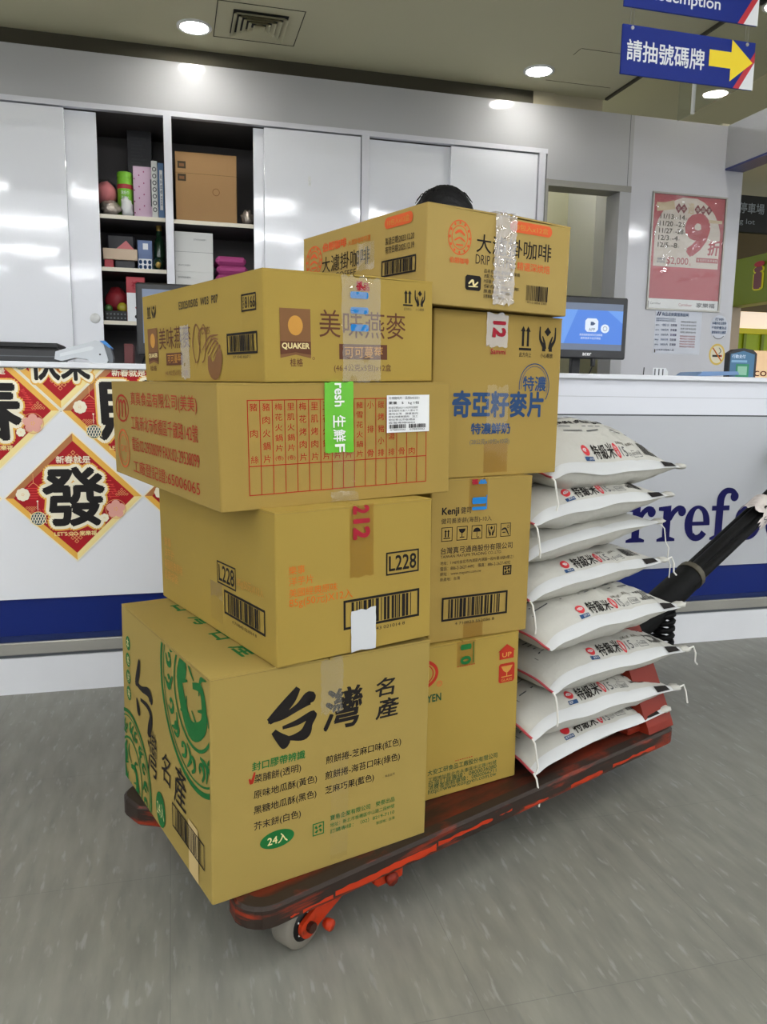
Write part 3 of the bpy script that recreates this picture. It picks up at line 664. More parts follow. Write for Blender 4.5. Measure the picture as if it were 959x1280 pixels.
monitor(-.118, .325, 1.12, 1.385, 3.15, .1, 'black till monitor mostly hidden behind the cartons', None, scr2)
b = MB(); b.box(-.085, 2.98, ZT, .05, 3.08, ZT+.07, 'black_matte', .006); b.tube([(-.10, 3.02, ZT+.004), (-.08, 3.0, ZT+.05), (-.05, 2.98, ZT+.03), (-.02, 2.97, ZT+.06)], .004, 'black_plastic', 8)
solid(b, 'receipt_printer', (0, 3.03, ZT), 'black receipt printer and cable under the till monitor', 'printer')
b = MB(); b.box(-.155, 2.95, ZT, -.125, 3.10, ZT+.075, mat('dark_red_binding', srgb(84, 34, 34), .6), .002); solid(b, 'ledger', (-.14, 3.02, ZT), 'dark red ledger standing next to card terminal', 'book')
b = MB(); b.box(-.9, YC+.10, ZT, -.348, YC+.32, ZT+.046, 'black_plastic', .006); b.box(-.9, YC+.12, ZT+.046, -.352, YC+.32, ZT+.064, 'black_matte', .004); b.box(-.9, YC+.0985, ZT+.018, -.36, YC+.10, ZT+.021, 'dark_grey')
solid(b, 'cash_drawer', (-.62, YC+.2, ZT), 'low black cash drawer at the far left of the counter', 'drawer')
# card terminal: wedge body with a grey nose and a blue display
t = empty('card_terminal', (-.26, YC+.14, ZT), 'pale grey card terminal lying on the left counter top', 'card terminal')
b = MB(); prof = [(-.362, ZT+.012), (-.358, ZT+.036), (-.335, ZT+.044), (-.235, ZT+.074), (-.212, ZT+.070), (-.196, ZT+.012), (-.205, ZT), (-.245, ZT), (-.262, ZT+.014), (-.300, ZT+.018), (-.340, ZT+.006)]
b.prism(prof, YC+.09, YC+.17, 'grey_plastic', lambda u, v, d_: (u, d_, v)); f = Face(b, lambda u, v, o: (u, YC+.09-o, v), .0006); f.poly([(-.345, ZT+.030), (-.25, ZT+.056), (-.24, ZT+.052), (-.245, ZT+.044), (-.345, ZT+.02)], mat('pale_panel', srgb(204, 208, 210), .4)); f.disc(-.222, ZT+.03, .003, .003, 'black_matte'); part(b, 'body', t)
b = MB(); prof = [(-.212, ZT+.0705), (-.190, ZT+.055), (-.181, ZT+.02), (-.186, ZT+.002), (-.200, ZT+.002), (-.196, ZT+.012)]
b.prism(prof, YC+.088, YC+.172, 'dark_grey', lambda u, v, d_: (u, d_, v)); part(b, 'nose', t)
b = MB(); b.prism([(-.222, ZT+.0735), (-.205, ZT+.0745), (-.184, ZT+.052), (-.193, ZT+.052)], YC+.086, YC+.176, mat('blue_display', srgb(40, 110, 176), .3, emit=(srgb(40, 110, 176), .25)), lambda u, v, d_: (u, d_, v)); part(b, 'display', t)
# right side of the counter
b = MB(); b.tube([(1.835, 2.90, ZT+.003), (1.862, 2.90, ZT+.004)], .003, 'black_matte', 6); b.tube([(1.862, 2.90, ZT+.003), (1.867, 2.905, ZT+.036)], .0022, 'black_matte', 6)
solid(b, 'wire_stand', (1.85, 2.9, ZT), 'small bent black wire stand on the counter edge', 'stand')
b = MB(); b.box(2.055, 2.96, ZT, 2.36, 3.16, ZT+.006, mat('navy_leaflet', srgb(34, 68, 128), .4), .001); b.prism([(2.17, ZT+.006), (2.385, ZT+.018), (2.375, ZT+.032), (2.20, ZT+.028)], 2.98, 3.14, mat('blue_leaflet', srgb(104, 136, 176), .4), lambda u, v, d_: (u, d_, v)); solid(b, 'leaflet_pile', (2.2, 3.06, ZT), 'blue leaflets fanned on the right counter top', 'leaflets')
b = MB(); 
for k in range(3): b.box(2.085+.012*k, 3.17+.01*k, ZT, 2.15+.012*k, 3.175+.01*k, ZT+.046-.006*k, 'label_white')
f = Face(b, lambda u, v, o: (u, 3.17-o, v), .0006)
for k in range(3): f.rect(2.09+.02*k, ZT+.004, 2.096+.02*k, ZT+.042, 'ink_grey')
solid(b, 'paper_slips', (2.12, 3.18, ZT), 'white paper slips standing behind the blue leaflets', 'paper')
t = empty('display_stand', (2.43, 3.04, ZT), 'dark rounded sign stand with blue and green insert on counter', 'sign')
b = MB(); o_ = [(2.358, ZT), (2.500, ZT), (2.500, ZT+.112), (2.478, ZT+.128), (2.43, ZT+.134), (2.385, ZT+.128), (2.358, ZT+.112)]
b.prism(o_, 3.02, 3.05, 'black_plastic', lambda u, v, d_: (u, d_, v)); part(b, 'frame', t)
b = MB(); f = Face(b, lambda u, v, o: (u, 3.02-o, v), .001); f.poly([(2.364, ZT+.004), (2.488, ZT+.004), (2.488, ZT+.108), (2.43, ZT+.122), (2.364, ZT+.108)], mat('teal_insert', srgb(60, 104, 136), .3)); f.text('行動支付', 2.372, ZT+.09, 2.44, ZT+.106, 'scr_white', off=.0014); f.rect(2.37, ZT+.072, 2.45, ZT+.082, mat('pale_blue_print', srgb(120, 160, 190), .4), .0014); f.rect(2.395, ZT+.01, 2.462, ZT+.066, mat('green_print', srgb(30, 122, 84), .4), .0014); f.rect(2.404, ZT+.018, 2.452, ZT+.056, mat('pale_green_print', srgb(130, 176, 150), .4), .0018); part(b, 'insert', t)

# ================================================================== NEW YEAR POSTERS ON THE COUNTER FRONT
M['p_red'] = mat('poster_red', srgb(158, 12, 24), .5, spec=.25); M['p_gold'] = mat('poster_gold', srgb(226, 172, 66), .35); M['p_bronze'] = mat('poster_bronze', srgb(166, 106, 54), .35)
M['p_pale'] = mat('poster_pale_gold', srgb(240, 220, 150), .35); M['p_cream'] = mat('poster_cream', srgb(240, 232, 206), .35); M['p_pink'] = mat('poster_pink', srgb(222, 160, 146), .4); M['p_ink'] = mat('poster_black', srgb(16, 11, 10), .5, spec=.25)
M['p_teal'] = mat('poster_teal', srgb(24, 62, 70), .4); M['p_line'] = mat('poster_gold_line', srgb(220, 150, 90), .4); M['p_bright'] = mat('poster_bright_red', srgb(206, 46, 36), .4)
def knot(f, x, z, s, flip=1):
    for (i, j) in ((0, 2), (-1, 1), (0, 1), (1, 1), (-2, 0), (-1, 0), (0, 0), (1, 0), (2, 0), (-.5, .5), (.5, .5)):
        c = (x+i*s, z+flip*j*s); q = s*.62
        vs = []
        for k in range(5):
            a = R(90*k); vs += [(c[0]+q*math.cos(a), c[1]+q*math.sin(a)), (c[0]+q*.62*math.cos(a), c[1]+q*.62*math.sin(a))]
        f._put(vs, [(2*k, 2*k+2, 2*k+3, 2*k+1) for k in range(4)], 'p_line', None)
def flower(f, x, z, r, c1, n, o):
    for k in range(n):
        a = R(90+360/n*k); f.disc(x+r*.55*math.cos(a), z+r*.55*math.sin(a), r*.46, r*.46, c1, o, 10)
    f.disc(x, z, r*.5, r*.5, c1, o+.0001, 10)
    for k in range(5): a = R(72*k); f.disc(x+r*.16*math.cos(a), z+r*.16*math.sin(a), r*.06, r*.06, 'p_gold', o+.0002, 6)
def fan_ball(f, x, z, r, o):
    f.disc(x, z, r, r*.95, 'p_pale', o); f.disc(x, z, r*.9, r*.85, 'p_teal', o+.0001)
    for k in range(-2, 3):
        f.stroke([(x+k*r*.35-r*.3, z-r*.7, r*.09), (x+k*r*.35, z, r*.09), (x+k*r*.35+r*.35, z+r*.7, r*.09)], 'p_cream', o+.0002)
        f.stroke([(x+k*r*.35+r*.3, z-r*.7, r*.07), (x+k*r*.35-r*.3, z+r*.7, r*.07)], 'p_cream', o+.0002)
def poster(cx, cz, h, glyph, label, y, lead='新春就是', foot=True, clip=None, glyph_box=None, wide=False):
    mb = MB(); f = Face(mb, lambda u, v, o: (u, y-o, v), .0004, clip)
    dm = lambda r: [(cx, cz+r), (cx+r, cz), (cx, cz-r), (cx-r, cz)]
    f.poly(dm(h), 'p_cream', .0003)
    o, i = h-.006, h-.030
    for (a, b_, m_) in ((0, 3, 'p_bronze'), (0, 1, 'p_gold'), (1, 2, 'p_pale'), (3, 2, 'p_gold')):
        A, B = dm(o), dm(i); f.poly([A[a], A[b_], B[b_], B[a]], m_, .0005)
    f.poly(dm(i), 'p_red', .0006)
    # sprays of fireworks, a lantern and blossoms
    rnd = random.Random(int(1000*cx+77*cz))
    for (sx_, sz_) in ((cx+.08, cz+.055), (cx-.09, cz-.07)):
        for k in range(26):
            a = rnd.uniform(0, 6.28); r0 = rnd.uniform(.012, .055); q = r0+.012
            p0 = (sx_+r0*math.cos(a), sz_+r0*math.sin(a)); p1 = (sx_+q*math.cos(a), sz_+q*math.sin(a))
            if abs(p1[0]-cx)+abs(p1[1]-cz) < i-.004: f.stroke([(*p0, .002), (*p1, .0035)], 'p_bright', .0007)
    for k in range(6): f.rect(cx+.085, cz+.0+.008*k, cx+.135-.003*k, cz+.0025+.008*k, 'p_bright', .0007)
    f.stroke([(cx-.122, cz+.078, .0018), (cx-.122, cz+.048, .0018)], 'p_line', .0008); f.stroke([(cx-.137, cz+.036, .0018), (cx-.122, cz+.048, .0018), (cx-.107, cz+.036, .0018)], 'p_line', .0008)
    for k in range(5): f.rect(cx-.142+.002*k, cz+.030-.008*k, cx-.102-.002*k, cz+.0325-.008*k, 'p_bright', .0008)
    knot(f, cx, cz+i-.060, .0115); knot(f, cx+.0, cz-i+.062, .0115, -1); knot(f, cx+i-.038, cz+.008, .008); knot(f, cx-i+.052, cz-.030, .007, -1)
    if glyph:
        gb = glyph_box or (cx-.098, cz-.095, cx+.094, cz+.100)
        for bd, ink, of in ((.115, 'p_gold', .0009), (.085, 'p_cream', .0011), (.030, 'p_ink', .0013)):
            e = (bd-.03)*.17
            f.text(glyph, gb[0]-e, gb[1]-e, gb[2]+e, gb[3]+e, ink, bold=bd, shear=-.03, off=of)
    if lead:
        f.text(lead, cx-.052, cz+.110, cx+.052, cz+.134, 'p_cream', bold=.02, off=.0009)
    if foot: f.text("LET'S GO 家樂福", cx-.066, cz-.125, cx+.062, cz-.109, 'p_pale', bold=.02, off=.0009)
    flower(f, cx-i+.028, cz+.012, .021, 'p_cream', 8, .0014); flower(f, cx+.124, cz-.040, .030, 'p_pink', 5, .0014); f.ring(cx+.124, cz-.040, .032, .032, .0016, 'p_line', .0013); flower(f, cx+.088, cz-.068, .014, 'p_cream', 7, .0015)
    fan_ball(f, cx-.112, cz-.066, .024, .0014); f.stroke([(cx-.112, cz-.04, .0015), (cx-.112, cz-.012, .0015)], 'p_cream', .0009); f.disc(cx-.112, cz-.010, .003, .003, 'p_cream', .001, 8)
    return solid(mb, 'festive_poster', (cx, y, cz), label, 'poster', 'red diamond posters on the counter front')
top = [lambda p: 1.0565-p[1]]
def dclip(cx, cz, r): return [lambda p: r-abs(p[0]-cx)-abs(p[1]-cz)]
poster(-.308, .648, .212, '發', 'red diamond poster with one big black character, whole, left of the cartons', YC-.0016)
poster(-.546, .925, .209, '春', 'red diamond poster cut off by the left edge of the photo', YC-.0008, clip=top)
poster(-.130, .925, .209, '財', 'red diamond poster half hidden behind the upper left carton', YC-.0008, clip=top)
poster(-.337, 1.137, .211, '快樂', 'red diamond poster tip hanging down from the counter top edge', YC-.0012, clip=top, glyph_box=(-.425, 1.018, -.245, 1.14), lead=None, foot=False)
poster(-.732, .648, .211, '福', 'red diamond poster whose orange corner touches the left photo edge', YC-.0008)
poster(.112, .648, .211, '旺', 'red diamond poster behind the carton stack, only an edge showing', YC-.0008)

# ================================================================== POSTERS ON THE PILLAR
t = empty('framed_poster', (2.93, YW, 1.495), 'framed red and cream discount poster with a large 9 on the pillar', 'poster')
b = MB()
for (x0, z0, x1, z1) in ((2.683, 1.495, 2.692, 2.150), (3.168, 1.495, 3.177, 2.150), (2.692, 1.495, 3.168, 1.504), (2.692, 2.141, 3.168, 2.150)): b.box(x0, YW-.012, z0, x1, YW, z1, 'steel')
part(b, 'frame', t)
b = MB(); f = wall_face(b, YW-.002, .0004)
M['pp_red'] = mat('print_red', srgb(172, 70, 76), .3); M['pp_cream'] = mat('print_cream', srgb(208, 198, 186), .3); M['pp_dark'] = mat('print_dark_red', srgb(116, 32, 40), .3); M['pp_tan'] = mat('print_tan', srgb(196, 176, 140), .3)
f.rect(2.692, 1.504, 3.168, 2.141, 'pp_red')
cc = [lambda p: p[0]-2.712, lambda p: 3.148-p[0], lambda p: p[1]-1.742, lambda p: 2.13-p[1]]
fc_ = Face(b, f.P, .0008, cc); fc_.disc(2.93, 1.90, .222, .235, 'pp_cream'); fc_.rect(2.712, 1.742, 3.148, 1.90, 'pp_cream')
for k, x in enumerate((2.858, 2.893, 2.985, 3.022, 3.060)): f.poly([(x, 2.098), (x+.022, 2.070), (x, 2.042), (x-.022, 2.070)], 'pp_dark', .0012); f.text('全店商品滿折扣'[k], x-.010, 2.060, x+.010, 2.080, 'pp_cream', off=.0016)
f.text('週', 2.92, 2.042, 2.962, 2.102, 'pp_tan', bold=.02, off=.0014); f.stroke([(2.715, 2.07, .05), (2.77, 2.075, .045), (2.83, 2.088, .05)], 'pp_tan', .0012)
for k, (p1, d1, p2, d2) in enumerate((('11/13', '六', '-14', '日'), ('11/20', '六', '-21', '日'), ('11/27', '六', '-28', '日'), ('12/3', '五', '-4', '六'), ('12/5', '日', '-8', '三'))):
    z = 2.020-.0395*k; x = 2.741-.0015*k; wa = .088 if k < 3 else .070; wb = .055 if k < 3 else .040
    f.text(p1, x, z-.014, x+wa, z+.014, 'ink_dull', bold=.02, off=.0012); f.text(d1, x+wa+.004, z-.012, x+wa+.015, z-.001, 'ink_dull', off=.0012); f.text(p2, x+wa+.019, z-.014, x+wa+.019+wb, z+.014, 'ink_dull', bold=.02, off=.0012); f.text(d2, x+wa+wb+.022, z-.012, x+wa+wb+.033, z-.001, 'ink_dull', off=.0012)
f.text('9', 2.908, 1.803, 3.078, 2.052, 'pp_red', bold=.045, shear=.10, off=.0012); f.text('折', 3.070, 1.818, 3.152, 1.905, 'pp_red', bold=.03, shear=.1, off=.0012)
f.text('消費滿額', 2.737, 1.777, 2.79, 1.79, 'ink_blue', off=.0012); f.text('即可折抵', 2.737, 1.760, 2.79, 1.773, 'ink_blue', off=.0012); f.text('$2,000', 2.80, 1.752, 2.945, 1.796, 'pp_red', bold=.008, off=.0012); f.text('元', 2.949, 1.752, 2.964, 1.766, 'pp_red', off=.0012)
f.rect(2.998, 1.776, 3.145, 1.802, 'pp_red', .0012); f.text('會員限定再享優惠', 3.003, 0, 3.14, vc=1.789, ink='pp_cream', off=.0016); f.rect(3.065, 2.0, 3.155, 2.018, 'pp_tan', .0014)
f.rect(2.692, 1.504, 3.168, 1.560, 'label_white', .0008); f.rect(2.692, 1.504, 2.700, 1.545, 'navy', .0012); f.text('Carrefour', 2.71, 0, 2.78, vc=1.533, ink='ink_grey', off=.0012); f.text('Carrefour', 2.90, 0, 2.99, vc=1.530, ink='pp_red', off=.0012); f.text('家樂福', 3.02, 1.518, 3.145, 1.545, 'ink_grey', bold=.02, off=.0012)
part(b, 'print', t)
b = MB()
gl = film_mat('poster_film', .06, srgb(225, 225, 225), .04, 1.3, (7, 1.0, .012))
nx, nz = 10, 14
rnd = random.Random(4); vs = [(2.692+.476*i/nx, YW-.008+rnd.uniform(-.0015, .0015), 1.504+.637*j/nz) for j in range(nz+1) for i in range(nx+1)]
b.mesh(vs, [(j*(nx+1)+i, j*(nx+1)+i+1, (j+1)*(nx+1)+i+1, (j+1)*(nx+1)+i) for j in range(nz) for i in range(nx)], gl, True); part(b, 'cover_film', t)
b = MB(); f = wall_face(b, YW, .001); f.rect(2.752, 1.245, 3.066, 1.492, mat('notice_paper', srgb(214, 218, 228), .35))
f.off = .0016; f.text('//', 2.76, 1.462, 2.79, 1.486, 'navy', bold=.05); f.text('商品退換貨服務說明', 2.795, 1.462, 2.975, 1.484, 'ink_blue', bold=.02)
for k in range(2): f.text('請攜帶發票與商品至服務台', 2.758, 1.442-.012*k, 2.89, 1.452-.012*k, 'ink_blue')
for k in range(5):
    f.text('購物', 2.757, 1.405-.028*k, 2.782, 1.413-.028*k, 'ink_blue'); f.text(('一般商品 七日', '1000元內', '2000元內', '3000元內', '5000元內')[k], 2.795, 1.404-.028*k, 2.845, 1.418-.028*k, 'ink_blue', bold=.01); f.text('百貨類', 2.858, 1.404-.028*k, 2.90, 1.418-.028*k, 'navy', bold=.01)
f.text('詳情請洽服務人員', 2.77, 1.262, 2.89, 1.272, 'navy'); f.rect(2.758, 1.25, 2.765, 1.27, 'ink_dull')
for k in range(4): f.text('退貨注意事項說明', 2.925, 1.428-.02*k, 3.03, 1.438-.02*k, 'ink_grey')
for k in range(5): f.text('特殊商品恕不接受退換', 2.925, 1.345-.015*k, 3.03, 1.354-.015*k, 'ink_red')
solid(b, 'notice_sheet', (2.909, YW, 1.245), 'white notice sheet with blue text under the framed poster', 'notice')
b = MB(); f = wall_face(b, YW, .001); f.disc(3.190, 1.410, .062, .070, mat('decal_white', srgb(208, 212, 222), .35)); f.off = .0015
for k, (s_, z, q) in enumerate((('打9折', 1.456, .03), ('本場所依法禁菸', 1.433, .05), ('不吸菸優良店', 1.407, .052), ('違規者依法處罰', 1.380, .05))): f.text(s_, 3.190-q, z-.009, 3.190+q, z+.009, 'ink_blue', bold=.025)
f.ring(3.19, 1.37, .04, .03, .004, 'ink_grey', a0=200, a1=340); solid(b, 'round_decal', (3.19, YW, 1.34), 'round pale decal with blue lettering above the yellow one', 'sticker')
b = MB(); f = wall_face(b, YW, .001); ye = mat('decal_yellow', srgb(226, 194, 90), .35); f.disc(3.190, 1.250, .056, .064, ye); f.disc(3.19, 1.25, .045, .052, mat('decal_cream', srgb(232, 224, 196), .35), .0014)
f.rect(3.158, 1.235, 3.215, 1.247, 'black_matte', .0018); f.rect(3.215, 1.235, 3.226, 1.247, 'ink_orange_red', .0018); f.stroke([(3.158, 1.288, .008), (3.222, 1.212, .008)], 'ink_orange', .0022); f.stroke([(3.20, 1.252, .004), (3.215, 1.27, .005), (3.2, 1.29, .004)], 'ink_grey', .002)
solid(b, 'no_smoking_sign', (3.19, YW, 1.186), 'round yellow no smoking sticker low on the pillar', 'sticker')

# ================================================================== HANGING SIGNS, CEILING THINGS
def hang_sign(name, x0, x1, z0, z1, y, label, draw, wires):
    t = empty(name, ((x0+x1)/2, y, z0), label, 'sign')
    k = MB(); k.box(x0, y, z0, x1, y+.008, z1, 'sign_blue', .001); f = Face(k, lambda u, v, o: (u, y-o, v), .0008)
    f.poly([(x1-.082, z0), (x1-.058, z0), (x1, z0+.093), (x1, z0+.128)], 'sign_red'); f.poly([(x1-.058, z0), (x1, z0), (x1, z0+.093)], 'white_plain'); draw(f); part(k, 'panel', t)
    for (x, za, zb) in wires:
        k = MB()
        for dx in (-.006, .006): k.tube([(x+dx, y+.004, za), (x+dx, y+.004, zb)], .0009, 'alu', 5, False)
        part(k, 'wire', t)
    for (x, za, zb) in wires: k = MB(); k.lathe([(.006, .003), (.006, 0)], 'steel', X=Matrix.Translation((x, y, z1-.010)) @ Matrix.Rotation(R(90), 4, 'X'), n=10); part(k, 'grommet', t)
def dr(f):
    f.text('請抽號碼牌', 1.527, 2.128, 1.833, 2.196, 'white_plain', bold=.018)
    zc = 2.172; f.poly([(1.851, zc-.026), (1.940, zc-.026), (1.940, zc-.068), (2.030, zc+.002), (1.940, zc+.070), (1.940, zc+.028), (1.851, zc+.028)], 'sign_yellow')
hang_sign('hanging_sign', 1.508, 2.038, 2.084, 2.242, 2.6, 'lower hanging blue sign with white characters and a yellow arrow', dr, ((1.544, 2.242, 2.297), (2.002, 2.242, 2.297)))
def dr(f):
    f.text('Redemption', 1.60, 2.318, 1.882, 2.367, 'white_plain', bold=.015); f.text('服務台', 1.60, 2.385, 1.80, 2.44, 'white_plain', bold=.018)
hang_sign('hanging_sign', 1.508, 2.038, 2.297, 2.455, 2.6, 'upper hanging blue sign cut off by the top of the photo', dr, ((1.544, 2.455, ZC), (2.002, 2.455, ZC)))
def downlight(x, y, label, ZC=ZC):
    t = empty('downlight', (x, y, ZC), label, 'ceiling light', 'round ceiling downlights')
    k = MB(); k.lathe([(.078, .0), (.078, -.006), (.064, -.008), (.062, -.003), (.062, 0)], 'white_enamel', (x, y, ZC), 32); part(k, 'trim_ring', t)
    k = MB(); k.lathe([(.0001, -.0050), (.061, -.0050)], 'down', (x, y, ZC), 32); part(k, 'lens', t)
downlight(.1413, 3.962, 'round lit ceiling downlight left of the air vent')
downlight(1.837, 3.960, 'round lit ceiling downlight right of the air vent near the hatch')
downlight(-1.54, 3.962, 'round ceiling downlight outside the frame at left')
downlight(3.0, 3.68, 'round downlight in the higher ceiling beyond the glass smoke barrier', 2.95)
t = empty('tube_light', (2.45, 4.85, ZC), 'added tube light brightening the small room behind the doorway', 'ceiling light')  # unseen lamp, added only to brighten the room through the doorway
k = MB(); k.box(2.2, 4.8, ZC-.04, 2.7, 4.9, ZC, 'white_enamel', .004); part(k, 'housing', t)
k = MB(); k.tube([(2.22, 4.85, ZC-.055), (2.68, 4.85, ZC-.055)], .016, mat('added_room_tube', (1, 1, 1, 1), .5, emit=((1, .98, .90, 1), 26)), 8); part(k, 'tube', t)
t = empty('air_vent', (.42, 3.86, ZC), 'square ceiling air vent with nested louvres beside the downlight', 'air vent')
b = MB()
for (x0, y0, x1, y1) in ((.228, 3.676, .604, 3.680), (.228, 4.036, .604, 4.040), (.228, 3.68, .232, 4.036), (.600, 3.68, .604, 4.036)): b.box(x0, y0, ZC-.0015, x1, y1, ZC+.002, 'dark_gap')
part(b, 'frame', t)
for k in range(5):
    r0 = .118-.023*k
    b = MB(); cx, cy = .42, 3.862; z0, z1 = ZC-.004-.003*k, ZC-.020-.003*k if k else ZC-.014
    A = [(cx-r0, cy-r0), (cx+r0, cy-r0), (cx+r0, cy+r0), (cx-r0, cy+r0)]; r1 = r0-.017; B = [(cx-r1, cy-r1), (cx+r1, cy-r1), (cx+r1, cy+r1), (cx-r1, cy+r1)]
    for i in range(4):
        j = (i+1) % 4; b.poly([(*A[i], ZC-.016), (*A[j], ZC-.016), (*B[j], ZC-.002), (*B[i], ZC-.002)], 'ceiling'); b.poly([(*A[i], ZC-.018), (*A[j], ZC-.018), (*B[j], ZC-.004), (*B[i], ZC-.004)], 'ceiling')
    part(b, 'louvre', t)
b = MB(); b.box(.300, 3.742, ZC-.0012, .540, 3.982, ZC+.002, 'black_matte'); part(b, 'duct_opening', t)
# glass smoke barrier
t = empty('smoke_barrier', (2.358, 3.4, 2.29), 'clear glass smoke barrier hanging from the ceiling at right', 'glass panel')
b = MB(); gm = film_mat('grey_green_glass', .16, srgb(120, 130, 112), .03, 1.2); b.box(2.356, 2.02, 2.29, 2.362, 3.52, ZC, gm); part(b, 'glass', t)
b = MB(); b.box(2.350, 3.40, 2.285, 2.366, 3.412, ZC, 'white_enamel', .002); part(b, 'clip_post', t)
b = MB(); b.box(2.350, 2.02, ZC-.012, 2.366, YW, ZC, 'dark_gap'); part(b, 'top_channel', t)
# red new year decoration
t = empty('paper_decoration', (1.285, 2.8, ZC), 'red paper new year hanging at the top edge of the photo', 'decoration')
b = MB(); b.lathe([(.001, .0), (.045, .0), (.05, .004), (.045, .008), (.001, .008)], 'p_red', X=Matrix.Translation((1.285, 2.804, ZC-.085)) @ Matrix.Rotation(R(90), 4, 'X'), n=24); b.tube([(1.285, 2.8, ZC), (1.285, 2.8, ZC-.04)], .0012, 'p_gold', 6); b.lathe([(.02, .009), (.03, .010), (.02, .011)], 'p_gold', X=Matrix.Translation((1.285, 2.804, ZC-.085)) @ Matrix.Rotation(R(90), 4, 'X'), n=24); part(b, 'rosette', t)
for k, dx in enumerate((-.048, -.034, -.018, 0, .006, .024, .040)):
    b = MB(); b.tube([(1.285+dx*.5, 2.8, 2.49), (1.285+dx, 2.8, 2.455), (1.285+dx, 2.8+.002*k, 2.418-.008*(k % 3))], [.003, .004, .0065 if k in (0, 4) else .003], 'p_bright' if k % 2 else 'p_red', 8); part(b, 'tassel', t)
t = empty('dome_camera', (2.31, 2.95, ZC), 'small black dome camera at the top right by the signs', 'camera')
b = MB(); b.lathe([(.055, 0), (.055, -.02), (.05, -.024)], 'black_plastic', (2.31, 2.95, ZC)); part(b, 'base', t)
b = MB(); b.lathe([(.045, -.02), (.042, -.04), (.03, -.058), (.012, -.067), (.0001, -.068)], mat('smoked_dome', srgb(12, 12, 14), .08), (2.31, 2.95, ZC)); part(b, 'dome', t)
# fluorescent fittings in the high store ceiling behind the photographer
for iy, y in enumerate((.7, -2.2, -5.0, -7.7, -10.7, -14.0)):
    for ix in range(8):
        x = -7.2+2.15*ix+.5*(iy % 2)
        t = empty('tube_light', (x, y, 4.0), 'twin tube ceiling light over the aisle behind the photographer', 'ceiling light', 'twin tube lights of the store')
        k = MB(); k.box(x-.66, y-.09, 3.95, x+.66, y+.09, 4.0, 'white_enamel', .004); part(k, 'housing', t)
        for s_ in (-1, 1):
            k = MB(); k.tube([(x-.6, y+s_*.045, 3.925), (x+.6, y+s_*.045, 3.925)], .019, 'tube', 6); part(k, 'tube', t)

# ================================================================== BEYOND THE PILLAR
t = empty('parking_sign', (4.6, 5.5, 2.27), 'black parking sign with white characters beyond the pillar', 'sign')
b = MB(); b.box(3.95, 5.5, 2.266, 5.6, 5.54, 2.540, 'black_matte', .003); f = Face(b, lambda u, v, o: (u, 5.5-o, v), .001); inkp = mat('dim_white_print', srgb(150, 158, 168), .5)
f.text('停車場', 4.275, 2.405, 4.508, 2.485, inkp, bold=.01); f.text('Parking lot', 4.10, 2.315, 4.43, 2.365, inkp); part(b, 'board', t)
b = MB()
for x in (4.1, 5.4): b.tube([(x, 5.52, 2.54), (x, 5.52, ZC)], .006, 'alu', 6)
part(b, 'hanger', t)
M['shop_green'] = mat('shop_green', srgb(128, 146, 20), .5); M['shop_lime'] = mat('shop_lime', srgb(150, 172, 14), .5, emit=(srgb(150, 172, 14), .12)); M['shop_yellow'] = mat('shop_yellow', srgb(196, 186, 20), .5, emit=(srgb(196, 186, 20), .25)); M['shop_cream'] = mat('lit_cream_panel', srgb(250, 232, 214), .5, emit=(srgb(255, 232, 208), .62)); M['shop_col'] = mat('pinkish_column', srgb(206, 186, 164), .6)
M['shop_peach'] = mat('lit_peach_panel', srgb(246, 208, 166), .5, emit=(srgb(246, 206, 160), .5))
t = empty('shop_front', (4.9, 6.1, 0), 'green and cream lit shop front at far right', 'shop')
b = MB(); b.box(4.6, 3.6, 1.752, 4.75, 6.9, 2.133, 'shop_green', .004); part(b, 'fascia', t)
b = MB(); f = Face(b, lambda u, v, o: (4.6-o, u, v), .012)
f.text('i', 5.56, 1.86, 5.66, 2.04, 'pp_dark', bold=.05); f.disc(5.60, 2.055, .06, .022, 'sign_red', .014); f.text('i', 5.545, 1.85, 5.675, 2.045, 'shop_yellow', bold=.08, off=.006); part(b, 'sign_letter', t)
b = MB(); b.box(4.30, 5.95, 0, 4.725, 6.35, 1.752, 'shop_col'); part(b, 'column', t)
b = MB(); b.box(4.62, 6.6, 1.643, 7.5, 6.66, 1.80, 'shop_cream'); b.box(4.62, 6.61, 1.80, 7.5, 6.66, ZC, 'hall_brown'); part(b, 'lit_header', t)
b = MB(); b.box(4.62, 6.57, 1.595, 7.5, 6.66, 1.643, 'shop_yellow'); part(b, 'yellow_band', t)
b = MB(); b.box(4.62, 6.62, 1.44, 7.5, 6.68, 1.595, 'shop_lime')
for k in range(12): b.box(4.9+.2*k, 6.60, 1.44, 4.93+.2*k, 6.62, 1.595, 'shop_green')
part(b, 'green_band', t)
b = MB(); b.box(4.62, 6.6, 0, 7.5, 6.66, 1.44, 'shop_peach'); f = Face(b, lambda u, v, o: (u, 6.6-o, v), .002); f.text('coffee', 5.445, 1.198, 5.82, 1.275, 'ink_brown', bold=.005); part(b, 'lit_panel', t)

